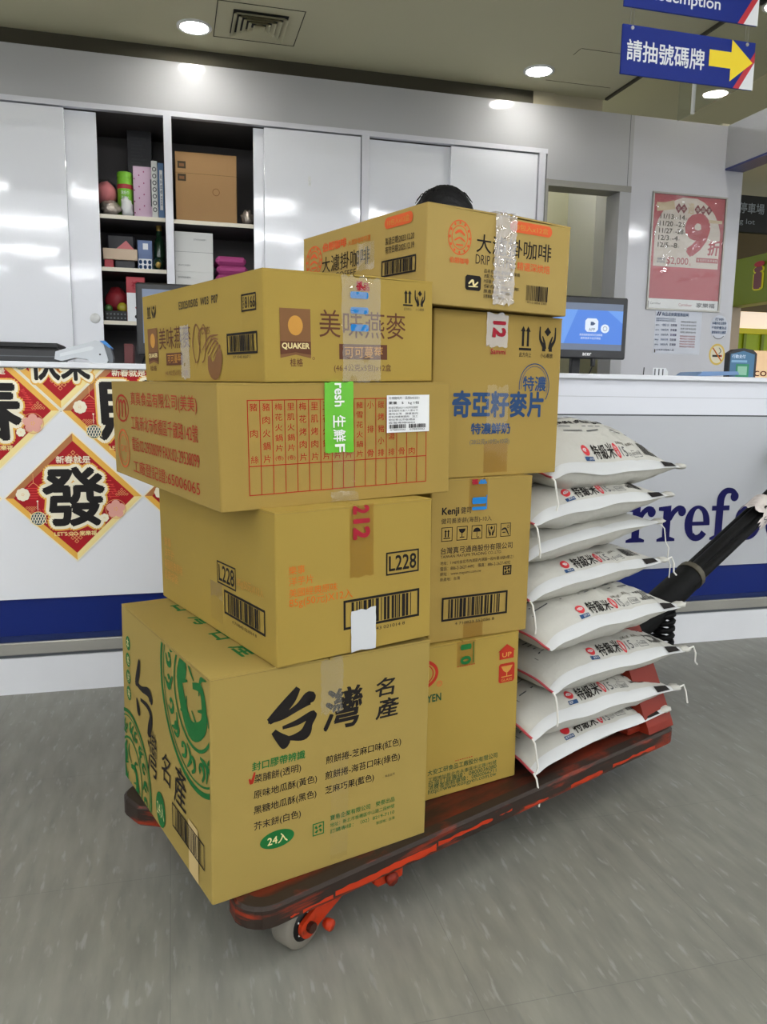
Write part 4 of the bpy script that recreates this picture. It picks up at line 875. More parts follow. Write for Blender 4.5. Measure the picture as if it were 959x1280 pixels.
# ================================================================== THE CART
CT = 23.6
cart = empty('platform_cart', (.085, 1.205, 0), 'low red and brown platform cart carrying the cartons and rice sacks', 'cart', rz=R(CT))
CL, CW = 1.312, .556
def slant(o):
    """the loading end is set in between its two rounded corner lobes"""
    q = []
    n_ = len(o)
    for i, (x, y) in enumerate(o):
        q.append((x+.024*(1-y/CW)*(1-x/CL), y))
        x2, y2 = o[(i+1) % n_]
        if abs(x-x2) < 1e-6 and x < .1 and y > y2:
            for (dx, yy) in ((.004, .455), (.030, .425), (.042, .39), (.042, .16), (.034, .11), (.008, .085)): q.append((x+dx+.024*(1-yy/CW), yy))
    return q
def rounded(x0, y0, x1, y1, r, n=6):
    o = []
    for cx, cy, a0 in ((x1-r, y1-r, 0), (x0+r, y1-r, 90), (x0+r, y0+r, 180), (x1-r, y0+r, 270)):
        o += [(cx+r*math.cos(R(a0+90*k/n)), cy+r*math.sin(R(a0+90*k/n))) for k in range(n+1)]
    return o
def slab(mb, outline, z0, z1, m, bev=.004):
    n = len(outline); vs = [(p[0], p[1], z) for z in (z0, z1) for p in outline]
    mb.mesh(vs, [(k, (k+1) % n, n+(k+1) % n, n+k) for k in range(n)]+[tuple(range(n))[::-1], tuple(range(n, 2*n))], m)
b = MB(); slab(b, slant(rounded(.018, .018, CL-.018, CW-.018, .045)), .100, .1325, 'cart_deck', .001); part(b, 'deck', cart, True)
# steel edge frame round the deck: outer band with a flat lip on top
b = MB(); oo, ii = slant(rounded(0, 0, CL, CW, .052)), slant(rounded(.030, .030, CL-.030, CW-.030, .030)); n = len(oo)
prof = [(0, .094, oo), (0, .129, oo), (.4, .1345, None), (1, .1338, ii), (1, .094, ii)]
def lerp(t): return [(a[0]+(c[0]-a[0])*t, a[1]+(c[1]-a[1])*t) for a, c in zip(oo, ii)]
rings = [(lerp(0), .095), (lerp(0), .128), (lerp(.18), .1335), (lerp(1), .1332), (lerp(1), .090), (lerp(.2), .090)]
vs = [(p[0], p[1], z) for r_, z in rings for p in r_]; k_ = len(rings)
b.mesh(vs, [(i*n+k, i*n+(k+1) % n, ((i+1) % k_)*n+(k+1) % n, ((i+1) % k_)*n+k) for i in range(k_) for k in range(n)], 'cart_rim')
f = Face(b, lambda u, v, o: (u, -o, v), .0003); rnd = random.Random(11)
for (ua, ub, za, zb) in ((.10, .118, .098, .103), (.126, .19, .097, .106), (.195, .44, .0975, .113), (.445, .60, .106, .115), (.62, .66, .109, .114), (.70, .78, .098, .104), (.86, .98, .097, .108), (1.02, 1.2, .10, .109)):
    m_ = max(4, int((ub-ua)/.015)); up = [(ua+(ub-ua)*q/m_, zb+rnd.uniform(-.0035, .001)) for q in range(m_+1)]; lo = [(ua+(ub-ua)*q/m_, za+rnd.uniform(-.001, .003)) for q in range(m_+1)]
    f._put(up+lo, [(q, q+1, m_+2+q, m_+1+q) for q in range(m_)], 'cart_orange', None)
part(b, 'edge_frame', cart, True)
b = MB(); 
for y in (.10, .43): b.box(.08, y, .070, CL-.08, y+.04, .099, 'cart_rim', .003)
part(b, 'chassis_rail', cart, True)
def caster(x, y, rz):
    X = Matrix.Translation((x, y, .047)) @ Matrix.Rotation(R(rz), 4, 'Z')      # local x = wheel axle
    A = X @ Matrix.Rotation(R(90), 4, 'Y')
    k = MB(); k.lathe([(.030, -.021), (.044, -.021), (.047, -.017), (.047, .017), (.044, .021), (.030, .021)], 'rubber_grey', X=A, n=28); wheel = part(k, 'wheel', cart, True)
    k = MB(); k.lathe([(.0001, .0215), (.031, .0215), (.032, .020)], 'bearing', X=A, n=24); k.lathe([(.0001, -.0215), (.031, -.0215), (.032, -.020)], 'bearing', X=A, n=24)
    for a in range(5): k.blob(tuple(A @ Vector((.022*math.cos(a*1.25+.4),   .022*math.sin(a*1.25+.4), .0215))), (.0020,)*3, 'label_white', 6, 4)
    o = k.build('bearing'); o.parent = wheel
    k = MB()
    for sg in (1, -1):
        def P(u, v, d_, sg=sg): return X @ Vector((sg*d_, u, v))
        arm = [(.022*math.cos(R(a)), .022*math.sin(R(a))) for a in range(150, 331, 20)] + [(.085, .010), (.125, .034), (.125, .050), (.070, .050), (.034, .036)]
        k.prism(arm, .024, .032, 'cart_orange', P)
    k.box(-.034, .068, .038, .034, .128, .052, 'cart_orange', .003, X); part(k, 'fork', cart, True)
    k = MB(); k.lathe([(.010, -.041), (.010, .041)], 'bolt', X=A, n=8); part(k, 'axle_bolt', cart, True)
    k = MB(); k.lathe([(.0001, .0), (.009, .0), (.011, .008), (.011, .016), (.0001, .018)], 'cart_orange', X=X @ Matrix.Translation((.033, .040, -.014)) @ Matrix.Rotation(R(90), 4, 'Y'), n=10); part(k, 'brake_stud', cart, True)
caster(.146, .052, -76); caster(.170, CW-.13, -76); caster(CL-.30, .19, -76); caster(CL-.30, CW-.13, -76)
b = MB(); b.box(.305, .018, .056, .375, .052, .092, 'cart_orange', .008); b.lathe([(.0001, 0), (.012, 0), (.014, .012), (.0001, .014)], 'cart_red', X=Matrix.Translation((.335, .018, .074)) @ Matrix.Rotation(R(90), 4, 'X'), n=8); part(b, 'pivot_lug', cart, True)
# red bulkhead at the handle end
b = MB(); prof = [(.012, .133), (.018, .15), (.112, .345), (.160, .42), (.39, .42), (.435, .345), (.530, .15), (.538, .133)]
b.prism(prof, 1.19, 1.300, 'cart_red', lambda u, v, d_: (d_-.25*(v-.133)*0, u, v)); b.box(1.14, .04, .133, 1.282, .515, .150, 'cart_red', .004); part(b, 'bulkhead', cart, True)
def hp(t, dy=0): return (1.27+t, .278+dy, .205+.415*t)
b = MB(); b.tube([hp(.0), hp(.30), hp(.52)], [.030, .048, .045], 'handle_black', 14)
sl = []
for dy in (-.030, .030): b.tube([hp(.48, dy), hp(1.40, dy)], .016, 'handle_black', 10)
b.tube([hp(.48), hp(1.40)], .026, 'handle_black', 12); b.tube([hp(1.36, -.16), hp(1.42, -.15), hp(1.46, 0), hp(1.42, .15), hp(1.36, .16)], .017, 'handle_black', 12); b.tube([hp(1.34, -.16), hp(1.35), hp(1.34, .16)], .016, 'handle_black', 10)
h = part(b, 'handle', cart, True)
b = MB(); b.tube([hp(.515), hp(.535)], [.0475, .047], 'dull_band', 16)
o = b.build('clamp_band'); o.parent = h
b = MB()
for (ta, tb, r0) in ((.895, .985, .049), (.865, .90, .048)):
    n = 14; vs = []
    a0, a1 = (-60, 150) if r0 > .0485 else (-50, 20)
    axis = (Vector(hp(1))-Vector(hp(0))).normalized(); up = Vector((0, 0, 1)); s_ = axis.cross(up).normalized(); u_ = s_.cross(axis)
    for k in range(n+1):
        a = R(a0+(a1-a0)*k/n); off = (s_*math.cos(a)+u_*math.sin(a))*r0
        rag = .012*math.sin(k*2.3)
        vs += [Vector(hp(ta+rag))+off, Vector(hp(tb))+off]
    b.mesh(vs, [(2*k, 2*k+1, 2*k+3, 2*k+2) for k in range(n)], 'masking', True)
axis = (Vector(hp(1))-Vector(hp(0))).normalized(); s_ = axis.cross(Vector((0, 0, 1))).normalized(); u_ = s_.cross(axis)
f = Face(b, lambda u, v, o: Vector(hp(.93))+axis*u+(s_*math.cos(v/.05+.5)+u_*math.sin(v/.05+.5))*(.0502+o), .0004)
f.text('25', -.01, -.022, .04, .016, 'ink_black', bold=.02); f.text('S', -.045, -.032, -.025, -.012, 'ink_grey')
o = b.build('tape_label'); o.parent = h; o['label'] = 'torn whitish tape with black marks'
b = MB(); pts = [(1.615+.030*math.cos(a*.55), .255+.030*math.sin(a*.55), .222+.0020*a) for a in range(0, 62)]; b.tube(pts, .0085, 'handle_black', 7); part(b, 'coil_spring', cart, True)

# ================================================================== THE CARTONS
def crumple(mb, P, u0, u1, v0, v1, nu, nv, amp, m, seed=1, off=.001, ragged=0.0):
    rnd = random.Random(seed); vs = []
    for j in range(nv+1):
        for i in range(nu+1):
            e = rnd.uniform(-1, 1)*ragged if j in (0, nv) else 0
            vs.append(P(u0+(u1-u0)*i/nu+rnd.uniform(-1, 1)*ragged*.3*(i in (0, nu)), v0+(v1-v0)*j/nv+e, off+amp*rnd.random()))
    mb.mesh(vs, [(j*(nu+1)+i, j*(nu+1)+i+1, (j+1)*(nu+1)+i+1, (j+1)*(nu+1)+i) for j in range(nv) for i in range(nu)], m, True)
class Carton:
    def __init__(s, p, m, label, draw, group=None, lift=0.0, extra=None):
        x, y, z, t, w_, d_, h_, rx, ry = p; s.w, s.d, s.h = w_, d_, h_
        s.M = Matrix.Translation((x, y, z)) @ Matrix.Rotation(t, 4, 'Z') @ Matrix.Rotation(rx, 4, 'X') @ Matrix.Rotation(ry, 4, 'Y')
        s.mb = MB(); tf = .0032; r = .0035
        hb = h_-tf
        # walls with softened vertical corners and a slight outward bulge
        o = []
        for cx, cy, a0 in ((w_-r, r, 270), (w_-r, d_-r, 0), (r, d_-r, 90), (r, r, 180)): o += [(cx+r*math.cos(R(a0+30*k)), cy+r*math.sin(R(a0+30*k))) for k in range(4)]
        n = len(o); zs = [0, .0015, hb]
        vs = [(p_[0]+(w_/2-p_[0])*(.004 if z_ == 0 else 0), p_[1]+(d_/2-p_[1])*(.004 if z_ == 0 else 0), z_) for z_ in zs for p_ in o]
        s.mb.mesh(vs, [(i*n+k, i*n+(k+1) % n, (i+1)*n+(k+1) % n, (i+1)*n+k) for i in range(2) for k in range(n)], m)
        s.mb.poly([vs[k] for k in range(n)][::-1], m); s.mb.poly([(p_[0], p_[1], hb) for p_ in o], 'card_dark_seam')  # darker top under the flaps paints shade into their seam
        s.F = Face(s.mb, lambda u, v, q: (u, -q, v)); s.L = Face(s.mb, lambda u, v, q: (-q, d_-u, v))
        draw(s)
        s.o = s.mb.build('carton'); s.o.matrix_basis = s.M; tag(s.o, label, 'box', group)
        g = .0016
        s.flaps = []
        for k, (xa, xb) in enumerate(((0.0005, w_/2-g), (w_/2+g, w_-.0005))):
            f_ = MB(); li = lift if k else lift*.3
            zz = lambda xx: hb+li*abs(xx-(0 if k == 0 else w_))/(w_/2)
            vs = [(xx, yy, zz(xx)+dz) for dz in (.0002, tf) for yy in (.0005, d_-.0005) for xx in (xa, xb)]
            f_.mesh(vs, [(0, 2, 3, 1), (4, 5, 7, 6), (0, 1, 5, 4), (2, 6, 7, 3), (0, 4, 6, 2), (1, 3, 7, 5)], m)
            T = Face(f_, lambda u, v, q: (u, v, h_+q), .0006)
            if extra and k == 0: extra(T)
            s.flaps.append(part(f_, 'top_flap', s.o, True))
    def tape(s, name, build, label=None):
        t = MB(); build(t); o = part(t, name, s.o, True)
        if label: o['label'] = label
        return o
    # tape and labels lie above the topmost ink film
    def PF(s): e = s.mb.layer+.0002; return lambda u, v, q: (u, -q-e, v)
    def PT(s): return lambda u, v, q: (u, v, s.h+q+.0006)
    def PL(s): e = s.mb.layer+.0002; return lambda u, v, q: (-q-e, s.d-u, v)

# --- front left bottom: the big pale carton with the green dragon roundels
def draw(c):
    F, L = c.F, c.L
    K = 'ink_black'
    F.stroke([(.160, .356, .010), (.146, .338, .020), (.124, .318, .021), (.104, .305, .012)], K); F.stroke([(.103, .307, .010), (.130, .309, .010), (.160, .321, .014), (.182, .333, .026), (.186, .324, .008)], K)
    F.stroke([(.113, .286, .010), (.122, .275, .016), (.137, .260, .024), (.142, .256, .008)], K)
    F.stroke([(.130, .289, .006), (.158, .293, .011), (.189, .302, .014), (.181, .286, .016), (.172, .269, .022), (.148, .267, .010), (.132, .270, .006)], K)
    F.text('灣', .210, .262, .292, .340, K, bold=.022, shear=.12); F.text('名', .318, .306, .363, .342, K, bold=.02, shear=.1); F.text('產', .320, .262, .372, .302, K, bold=.02, shear=.1)
    F.text('封口膠帶辨識', .073, 0, .174, vc=.231, ink='ink_green', bold=.022)
    for s_, a, e, z in (('菜脯餅(透明)', .077, .166, .207), ('原味地瓜酥(黃色)', .076, .198, .1785), ('黑糖地瓜酥(黑色)', .076, .197, .150), ('芥末餅(白色)', .076, .166, .1205)): F.text(s_, a, 0, e, vc=z, ink='ink_black', bold=.006)
    for s_, a, e, z in (('煎餅捲-芝麻口味(紅色)', .216, .379, .2075), ('煎餅捲-海苔口味(綠色)', .215, .377, .178), ('芝麻巧果(藍色)', .215, .319, .150)): F.text(s_, a, 0, e, vc=z, ink='ink_black', bold=.006)
    F.stroke([(.068, .211, .003), (.072, .203, .006), (.078, .221, .003)], 'ink_red')
    F.disc(.120, .086, .033, .0165, 'ink_green'); F.text('24入', .101, .077, .140, .095, 'ink_cream', bold=.015, off=.0009)
    recycle_icon(F, .190, .069, .213, .093, 'ink_green', .002)
    F.text('寶島企業有限公司　榮譽出品', .226, 0, .367, vc=.0945, ink='ink_green', bold=.004); F.text('地址：新北市板橋區中山路二段89號', .226, 0, .367, vc=.0805, ink='ink_green'); F.text('訂購專線：（02）8219-7110', .226, 0, .367, vc=.068, ink='ink_green', hmul=.8); F.text('製造地：台灣', .326, 0, .368, vc=.0555, ink='ink_green'); F.text('．本品自然　', .339, 0, .366, vc=.146, ink='ink_dull')
    # side
    lim = [lambda p: p[0]-.003, lambda p: c.d-.003-p[0], lambda p: p[1]-.003, lambda p: c.h-.006-p[1]]
    D = Face(c.mb, L.P, .0005, lim)
    for z in (.324, .286, .248, .211): L.disc(.052-.004*(z < .3), z, .0165, .0155, 'ink_green'); L.text('本格好味'[int((.324-z)/.037+.2)], .042, z-.010, .060, z+.010, 'ink_cream', off=.0009)
    def roundel(cx, cz, r, seed):
        D.ring(cx, cz, r, r*.94, r*.055, 'ink_green', n=60); D.ring(cx, cz, r*.90, r*.85, r*.02, 'ink_green', n=60); D.ring(cx, cz, r*.56, r*.53, r*.035, 'ink_green', n=50)
        D.stroke([(cx-r*.2, cz+r*.42, r*.05), (cx-r*.38, cz+r*.05, r*.16), (cx-r*.1, cz-r*.35, r*.2), (cx+r*.28, cz-r*.2, r*.15), (cx+r*.25, cz+r*.12, r*.1), (cx, cz+r*.1, r*.06)], 'ink_green')
        D.disc(cx-r*.27, cz+r*.2, r*.1, r*.13, 'ink_green')
        rnd = random.Random(seed)
        for k in range(18):                                         # curls between the two rings
            a = R(20*k+6); m_ = (cx+r*.73*math.cos(a), cz+r*.69*math.sin(a)); q = r*.10
            pts = [(m_[0]+q*(1-j*.15)*math.cos(a+1.1*j), m_[1]+q*(1-j*.15)*math.sin(a+1.1*j), r*(.03+.018*(j % 3))) for j in range(6)]
            D.stroke(pts, 'ink_green')
        for k in range(10):
            a = R(36*k); D.stroke([(cx+r*.60*math.cos(a), cz+r*.57*math.sin(a), r*.03), (cx+r*.72*math.cos(a+.2), cz+r*.66*math.sin(a+.2), r*.06), (cx+r*.86*math.cos(a+.1), cz+r*.8*math.sin(a+.1), r*.02)], 'ink_green')
        for k in range(6): a = R(60*k+20); D.stroke([(cx+r*.18*math.cos(a), cz+r*.16*math.sin(a), r*.02), (cx+r*.34*math.cos(a+.5), cz+r*.3*math.sin(a+.5), r*.05), (cx+r*.46*math.cos(a+.3), cz+r*.43*math.sin(a+.3), r*.02)], 'ink_green')
    roundel(.462, .345, .182, 3); roundel(.052, .030, .150, 5)
    L.stroke([(.138, .312, .010), (.128, .286, .020), (.112, .258, .018), (.104, .252, .008)], K); L.stroke([(.104, .254, .009), (.150, .254, .012), (.196, .262, .020), (.214, .252, .022), (.216, .243, .008)], K)
    L.stroke([(.112, .222, .008), (.122, .200, .022), (.130, .190, .010)], K); L.stroke([(.140, .228, .007), (.190, .230, .012), (.212, .216, .018), (.200, .186, .022), (.190, .168, .012)], K)
    L.text('灣', .184, .092, .246, .190, K, bold=.0, shear=.06); L.text('名', .276, .115, .332, .176, K, bold=.0, shear=.1); L.text('產', .350, .102, .420, .184, K, bold=.0, shear=.1)
    L.disc(.264, .0425, .030, .036, 'ink_green'); L.text('24入', .242, .026, .286, .058, 'ink_cream', off=.0009)
    L.barcode(.338, .046, .511, .094, t=.003, seed=4)
    L.rect(.430, .004, .480, .105, mat('pale_patch', srgb(198, 172, 116), .7), .0003)
def extra(T):
    for k, s_ in enumerate('台灣名產'):
        T.text(s_, .086, .415-.112*k, .150, .480-.112*k, 'ink_green', bold=.02, rot=-90)
A1 = Carton((.0461, 1.2577, .1345, .3112, .4424, .5425, .3991, -.0026, .0077), 'card_pale', 'largest pale carton at lower left front with green dragon roundels on its side', draw, extra=extra)
def tp(t): crumple(t, A1.PF(), .203, .247, .300, .399, 9, 18, .0026, 'tape_glossy', 3, .0008, .006); crumple(t, A1.PF(), .226, .262, .012, .205, 4, 10, .0006, 'tape_clear', 5, .0008, .003); crumple(t, A1.PT(), .203, .247, 0, .1, 6, 8, .002, 'tape_clear', 6, .0008)
A1.tape('packing_tape', tp, 'crumpled clear packing tape')
# --- second: snack carton with two L228 boxes
def draw(c):
    F, L = c.F, c.L; O = 'ink_orange'
    for s_, a, e, z in (('樂事', .024, .055, .1655), ('洋芋片', .024, .071, .1465), ('美國經典原味', .024, .119, .1265), ('85g(50元)X12入', .024, .150, .1085)): F.text(s_, a, 0, e, vc=z, ink=O)
    F.frame(.222, .131, .296, .174, .003, 'ink_black'); F.text('L228', .228, .138, .290, .167, 'ink_black', bold=.02)
    F.barcode(.131, .044, .298, .098, t=.0045, seed=9, digits='4 710543 021014 8')
    Q = 'ink_faint_orange'
    for s_, a, e, z in (('樂事', .026, .068, .131), ('洋芋片', .025, .085, .106), ('美國經典原味', .022, .134, .081), ('經典袋裝', .020, .105, .056)): L.text(s_, a, z-.011, e, z+.011, Q)
    L.frame(.325, .098, .412, .142, .003, 'ink_black'); L.text('L228', .333, .104, .405, .136, 'ink_black', bold=.015)
    L.barcode(.356, .044, .532, .091, t=.0045, seed=9, digits='4 710543 021014 8'); L.text('85g(50元)X12入', .420, .108, .528, .128, Q)
A2 = Carton((.162, 1.2867, .5345, .34, .3257, .574, .2655, -.0016, -.0118), 'card_ochre', 'ochre snack carton marked L228, resting on the big pale carton', draw)
def tp(t):
    crumple(t, A2.PF(), .144, .194, .138, .266, 6, 12, .0007, 'tape_amber', 3, .0006, .002); f = Face(t, A2.PF(), .0018)
    f.text('12', .150, .205, .186, .242, 'ink_crimson', bold=.05, rot=-90); f.text('2', .150, .250, .184, .266, 'ink_crimson', bold=.05, rot=-90)
A2.tape('packing_tape', tp, 'amber packing tape with crimson date digits')
A2.tape('packing_tape', lambda t: crumple(t, A2.PF(), .146, .199, .001, .077, 5, 8, .0008, 'tape_white', 8, .0012, .002), 'white tape over the barcode')
A2.tape('packing_tape', lambda t: crumple(t, A2.PL(), .292, .350, .02, .098, 4, 6, .0005, 'tape_clear', 8, .0008, .002), 'faint clear tape patch')
# --- third: wide meat carton with the red table
def draw(c):
    F, L = c.F, c.L; I = 'ink_red'
    u0, u1, v0, v1, vm = .051, .414, .0245, .185, .0735; t_ = .0013
    F.frame(u0, v0, u1, v1, .0016, I); F.rect(u0, vm, u1, vm+.0016, I)
    cols = ['豬肉絲', '豬肉火鍋片', '梅花火鍋片(卷)', '里肌火鍋片(卷)', '梅花烤肉片', '里肌烤肉片', '五花火鍋片', '五花烤肉片', '松阪豬肉片', '豬雪花火鍋片', '小排骨', '碳烤豬小排', '小排(湯排)', '豬大骨', '絞肉', '']
    n = len(cols); cw = (u1-u0)/n
    for k, s_ in enumerate(cols):
        x = u0+cw*k
        if k: F.rect(x-.0007, v0, x+.0007, v1, I)
        ch = list(s_.replace('(卷)', '㊥').replace('(湯排)', '湯排'))
        m_ = len(ch)
        for j, q in enumerate(ch):
            z = v1-.012-(v1-vm-.024)*(j/(m_-1) if m_ > 1 else .5)
            hh = .0066 if m_ <= 5 else .0058
            if q == '㊥': F.text('(卷)', x+cw*.18, z-hh*.8, x+cw*.82, z+hh*.8, I)
            else: F.text(q, x+cw/2-.0068, z-hh, x+cw/2+.0068, z+hh, I)
    E = 'ink_red'
    L.text('真真食品有限公司(美美)', .168, .158, .598, .191, E); L.text('工廠:新北市板橋區千歲路142號', .163, .109, .598, .141, E)
    L.text('電話:02-29508099 FAX:02-29538099', .162, .063, .600, .094, E); L.text('工廠登記證:65006065', .164, .015, .598, .044, E)
    L.ring(.091, .153, .056, .031, .0045, E); L.text('m', .058, .133, .124, .173, E, shear=.1)
    L.ring(.088, .062, .050, .044, .004, 'ink_orange_red'); L.ring(.088, .062, .036, .032, .002, 'ink_orange_red'); L.text('CAS', .063, .055, .112, .07, 'ink_orange_red')
A3 = Carton((.0748, 1.3232, .7965, .3013, .4698, .6945, .2125, .0078, -.022), 'card_kraft', 'wide kraft meat carton with a red ruled table and white label', draw)
def tp(t):
    g = 6
    crumple(t, A3.PF(), .195, .253, .090, .2135, 8, 12, .0008, 'tape_green', 2, .0012, .0015); crumple(t, A3.PT(), .195, .253, -.001, .09, 6, 8, .0008, 'tape_green', 4, .0008)
    f = Face(t, A3.PF(), .0027); f.text('resh', .214, .171, .234, .212, 'ink_white', bold=.025, rot=-90)
    for k, s_ in enumerate('生鮮'): f.text(s_, .211, .134-.025*k, .236, .156-.025*k, 'ink_white', bold=.02, rot=-90)
    f.text('F', .214, .0905, .234, .105, 'ink_white', bold=.02, rot=-90)
A3.tape('packing_tape', tp, 'bright green tape with white lettering')
def tp(t): crumple(t, A3.PF(), .211, .256, .0, .091, 5, 10, .0008, 'tape_clear', 3, .0008, .001); crumple(t, A3.PF(), .206, .262, .001, .018, 6, 4, .002, 'tape_glossy', 9, .001, .003)
A3.tape('packing_tape', tp, 'clear tape below the green tape')
def tp(t):
    f = Face(t, A3.PF(), .0016); f.rect(.3235, .121, .4185, .1895, 'label_white'); f.off = .0021
    f.text('冷凍豬肉片　品號0402021', .327, .1815, .395, .187, 'ink_grey'); f.text('重量　5　kg 1包', .327, .172, .395, .178, 'ink_black', bold=.01)
    for k in range(6): f.text(('製造日期2023/11/02有效期限', '保存條件冷凍十八度以下', '產地台灣　國產豬肉', '原料肉豬後腿肉　加工', '地址新北市板橋區', '客服專線0800')[k], .327, .1645-.0055*k, .392-.006*(k > 3), .1685-.0055*k, 'ink_grey')
    f.barcode(.328, .1285, .366, .136, t=.001, seed=3, framed=False); f.barcode(.372, .1285, .410, .136, t=.001, seed=5, framed=False); f.text('07882002　07882002', .330, .1245, .408, .1275, 'ink_grey')
A3.tape('shipping_label', tp, 'white shipping label with small print')
# --- fourth: oatmeal carton
def draw(c):
    F, L = c.F, c.L; B = 'ink_brown'
    def brand(f, u0, v0, u1, v1):
        w_, h_ = u1-u0, v1-v0
        f.poly([(u0, v1), (u0, v0), ((u0+u1)/2, v0+h_*.07), (u1, v0), (u1, v1)], 'ink_mid_brown'); f.disc((u0+u1)/2, v0+h_*.66, w_*.24, h_*.20, 'ink_faint_orange', .0008); f.poly([(u0, v0+h_*.34), (u1, v0+h_*.34), (u1, v0+h_*.07), ((u0+u1)/2, v0+h_*.12), (u0, v0+h_*.07)], B, .0008)
        f.text('QUAKER', u0+w_*.05, v0+h_*.17, u1-w_*.05, v0+h_*.31, 'ink_cream', bold=.03, off=.0012)
    brand(F, .029, .040, .088, .122); F.text('桂格', .047, .026, .072, .0395, B, bold=.01); F.ring(.093, .040, .0025, .0025, .0008, B, n=12)
    F.text('美味燕麥', .105, .076, .290, .123, B, bold=.002); F.rect(.145, .039, .248, .0655, B); F.text('可可蔓莓', .156, .042, .238, .062, 'ink_faint_orange', off=.0009); F.text('(46.4公克x5包)x12盒', .134, 0, .257, vc=.0235, ink=B)
    up_arrows(F, .284, .137, .306, .165, 'ink_black'); hands_icon(F, .311, .137, .335, .166, 'ink_black'); F.text('此方向上', .286, .129, .304, .134, 'ink_dull'); F.text('小心輕放', .313, .129, .333, .134, 'ink_dull')
    L.text('E2025/05/05  W03  P07', .222, .142, .416, .157, 'ink_dull', bold=.015)
    L.frame(.514, .119, .571, .148, .0028, 'ink_black'); L.text('8166', .528, .124, .567, .143, 'ink_black', bold=.01); L.text('GG', .518, .124, .525, .143, 'ink_black', rot=90)
    L.barcode(.449, .048, .572, .085, t=.004, seed=12); L.text('07 1040 4667 2', .475, .041, .545, .0455, 'ink_dull')
    up_arrows(L, .030, .135, .055, .161, 'ink_black'); hands_icon(L, .060, .135, .088, .161, 'ink_black')
    brand(L, .029, .036, .091, .113); L.text('桂格', .036, .022, .076, .034, B); L.text('美味燕麥', .099, .066, .279, .111, B); L.rect(.139, .033, .232, .058, B); L.text('可可蔓莓', .148, .037, .224, .055, 'ink_faint_orange', off=.0009); L.text('(46.4公克x5包)x12盒', .128, .010, .257, .023, 'ink_mid_brown')
    for k in range(2): L.stroke([(.300+.028*k, .036+.018*k, .003), (.288+.03*k, .075+.01*k, .004), (.306+.03*k, .108-.008*k, .004), (.326+.03*k, .09, .004), (.316+.03*k, .045, .003), (.302+.03*k, .036, .003)], 'ink_mid_brown')
    for k in range(5): L.stroke([(.336+.012*k, .060-.004*k, .002), (.370+.012*k, .082-.004*k, .004), (.412, .085-.008*k, .002)], 'ink_mid_brown')
    L.text('Oats', .335, .088, .375, .108, 'ink_mid_brown', shear=.3); L.stroke([(.366, .048, .01), (.375, .026, .03), (.398, .022, .035), (.415, .046, .028), (.42, .058, .008)], 'ink_mid_brown')
A4 = Carton((.152, 1.3432, 1.0122, .3532, .3544, .5961, .1840, .006, -.0247), 'card_ochre', 'oatmeal carton with brown printing on top of the meat carton', draw, lift=.0015)
def tp(t):
    crumple(t, A4.PF(), .150, .232, .0, .181, 12, 22, .0028, 'tape_glossy', 7, .0008, .004); crumple(t, A4.PT(), .150, .232, 0, .14, 8, 10, .002, 'tape_glossy', 9, .0008, .002)
    f = Face(t, A4.PF(), .0016)
    f.text('11', .168, .118, .206, .156, 'ink_sky', bold=.06, rot=-90); f.text('1', .168, .088, .206, .10, 'ink_sky', bold=.06, rot=-90); f.text('福', .180, .158, .194, .175, 'ink_crimson', bold=.04); f.text('品', .194, .158, .208, .172, 'ink_crimson', bold=.03)
A4.tape('packing_tape', tp, 'crumpled clear tape with blue and red print')
A4.tape('packing_tape', lambda t: crumple(t, A4.PL(), .226, .272, .006, .110, 5, 12, .0012, 'tape_glossy', 5, .0008, .003), 'shiny clear tape strip on the side')

# --- rear column, from the deck upwards
def draw(c):
    F = c.F; G = 'ink_dark_green'
    lim = [lambda p: p[0]-.002]; D = Face(c.mb, F.P, .0005, lim)
    D.ring(.040, .282, .050, .034, .0075, 'ink_red'); D.ring(.040, .282, .038, .026, .0025, 'ink_red'); F.ring(.093, .2565, .007, .0062, .0014, 'ink_orange_red'); F.text('R', .0905, .2535, .0957, .2595, 'ink_orange_red')
    F.text('KONG YEN', .0, .2185, .098, .236, G, bold=.03)
    F.poly([(.247, .300), (.271, .316), (.295, .300), (.291, .300), (.291, .282), (.251, .282), (.251, .300)], 'ink_red'); F.text('UP', .258, .2865, .284, .297, 'ink_faint_orange', bold=.02, off=.0009)
    F.poly([(.254, .228), (.290, .228), (.294, .232), (.294, .268), (.290, .272), (.254, .272), (.250, .268), (.250, .232)], 'ink_red'); g = Face(c.mb, F.P, .0009)
    g.poly([(.256, .266), (.288, .266), (.282, .256), (.275, .251), (.269, .251), (.262, .256)], 'ink_faint_orange'); g.rect(.2708, .242, .2732, .252, 'ink_faint_orange'); g.rect(.257, .2405, .287, .2425, 'ink_faint_orange'); g.text('GLASS', .257, .231, .287, .237, 'ink_faint_orange')
    F.text('大安工研食品工廠股份有限公司', .066, 0, .252, vc=.0615, ink=G, bold=.006)
    for k, s_ in enumerate(('工廠地址新北市永康區中正路195號', '台灣訂貨專線：0800036080', '消費者服務專線：0800066711', 'http://www.kongyen.com.tw')): F.text(s_, .068, 0, .250, vc=.0455-.0098*k, ink=G, hmul=.86)
    for k in range(8): F.rect(.137+.006*k, .0725, .141+.006*k, .0740, 'ink_red')
B1 = Carton((.445, 1.4913, .1345, .2563, .305, .35, .3400, -.0117, -.0049), 'card_ochre', 'tall ochre carton with green print and red UP mark, bottom of rear column', draw)
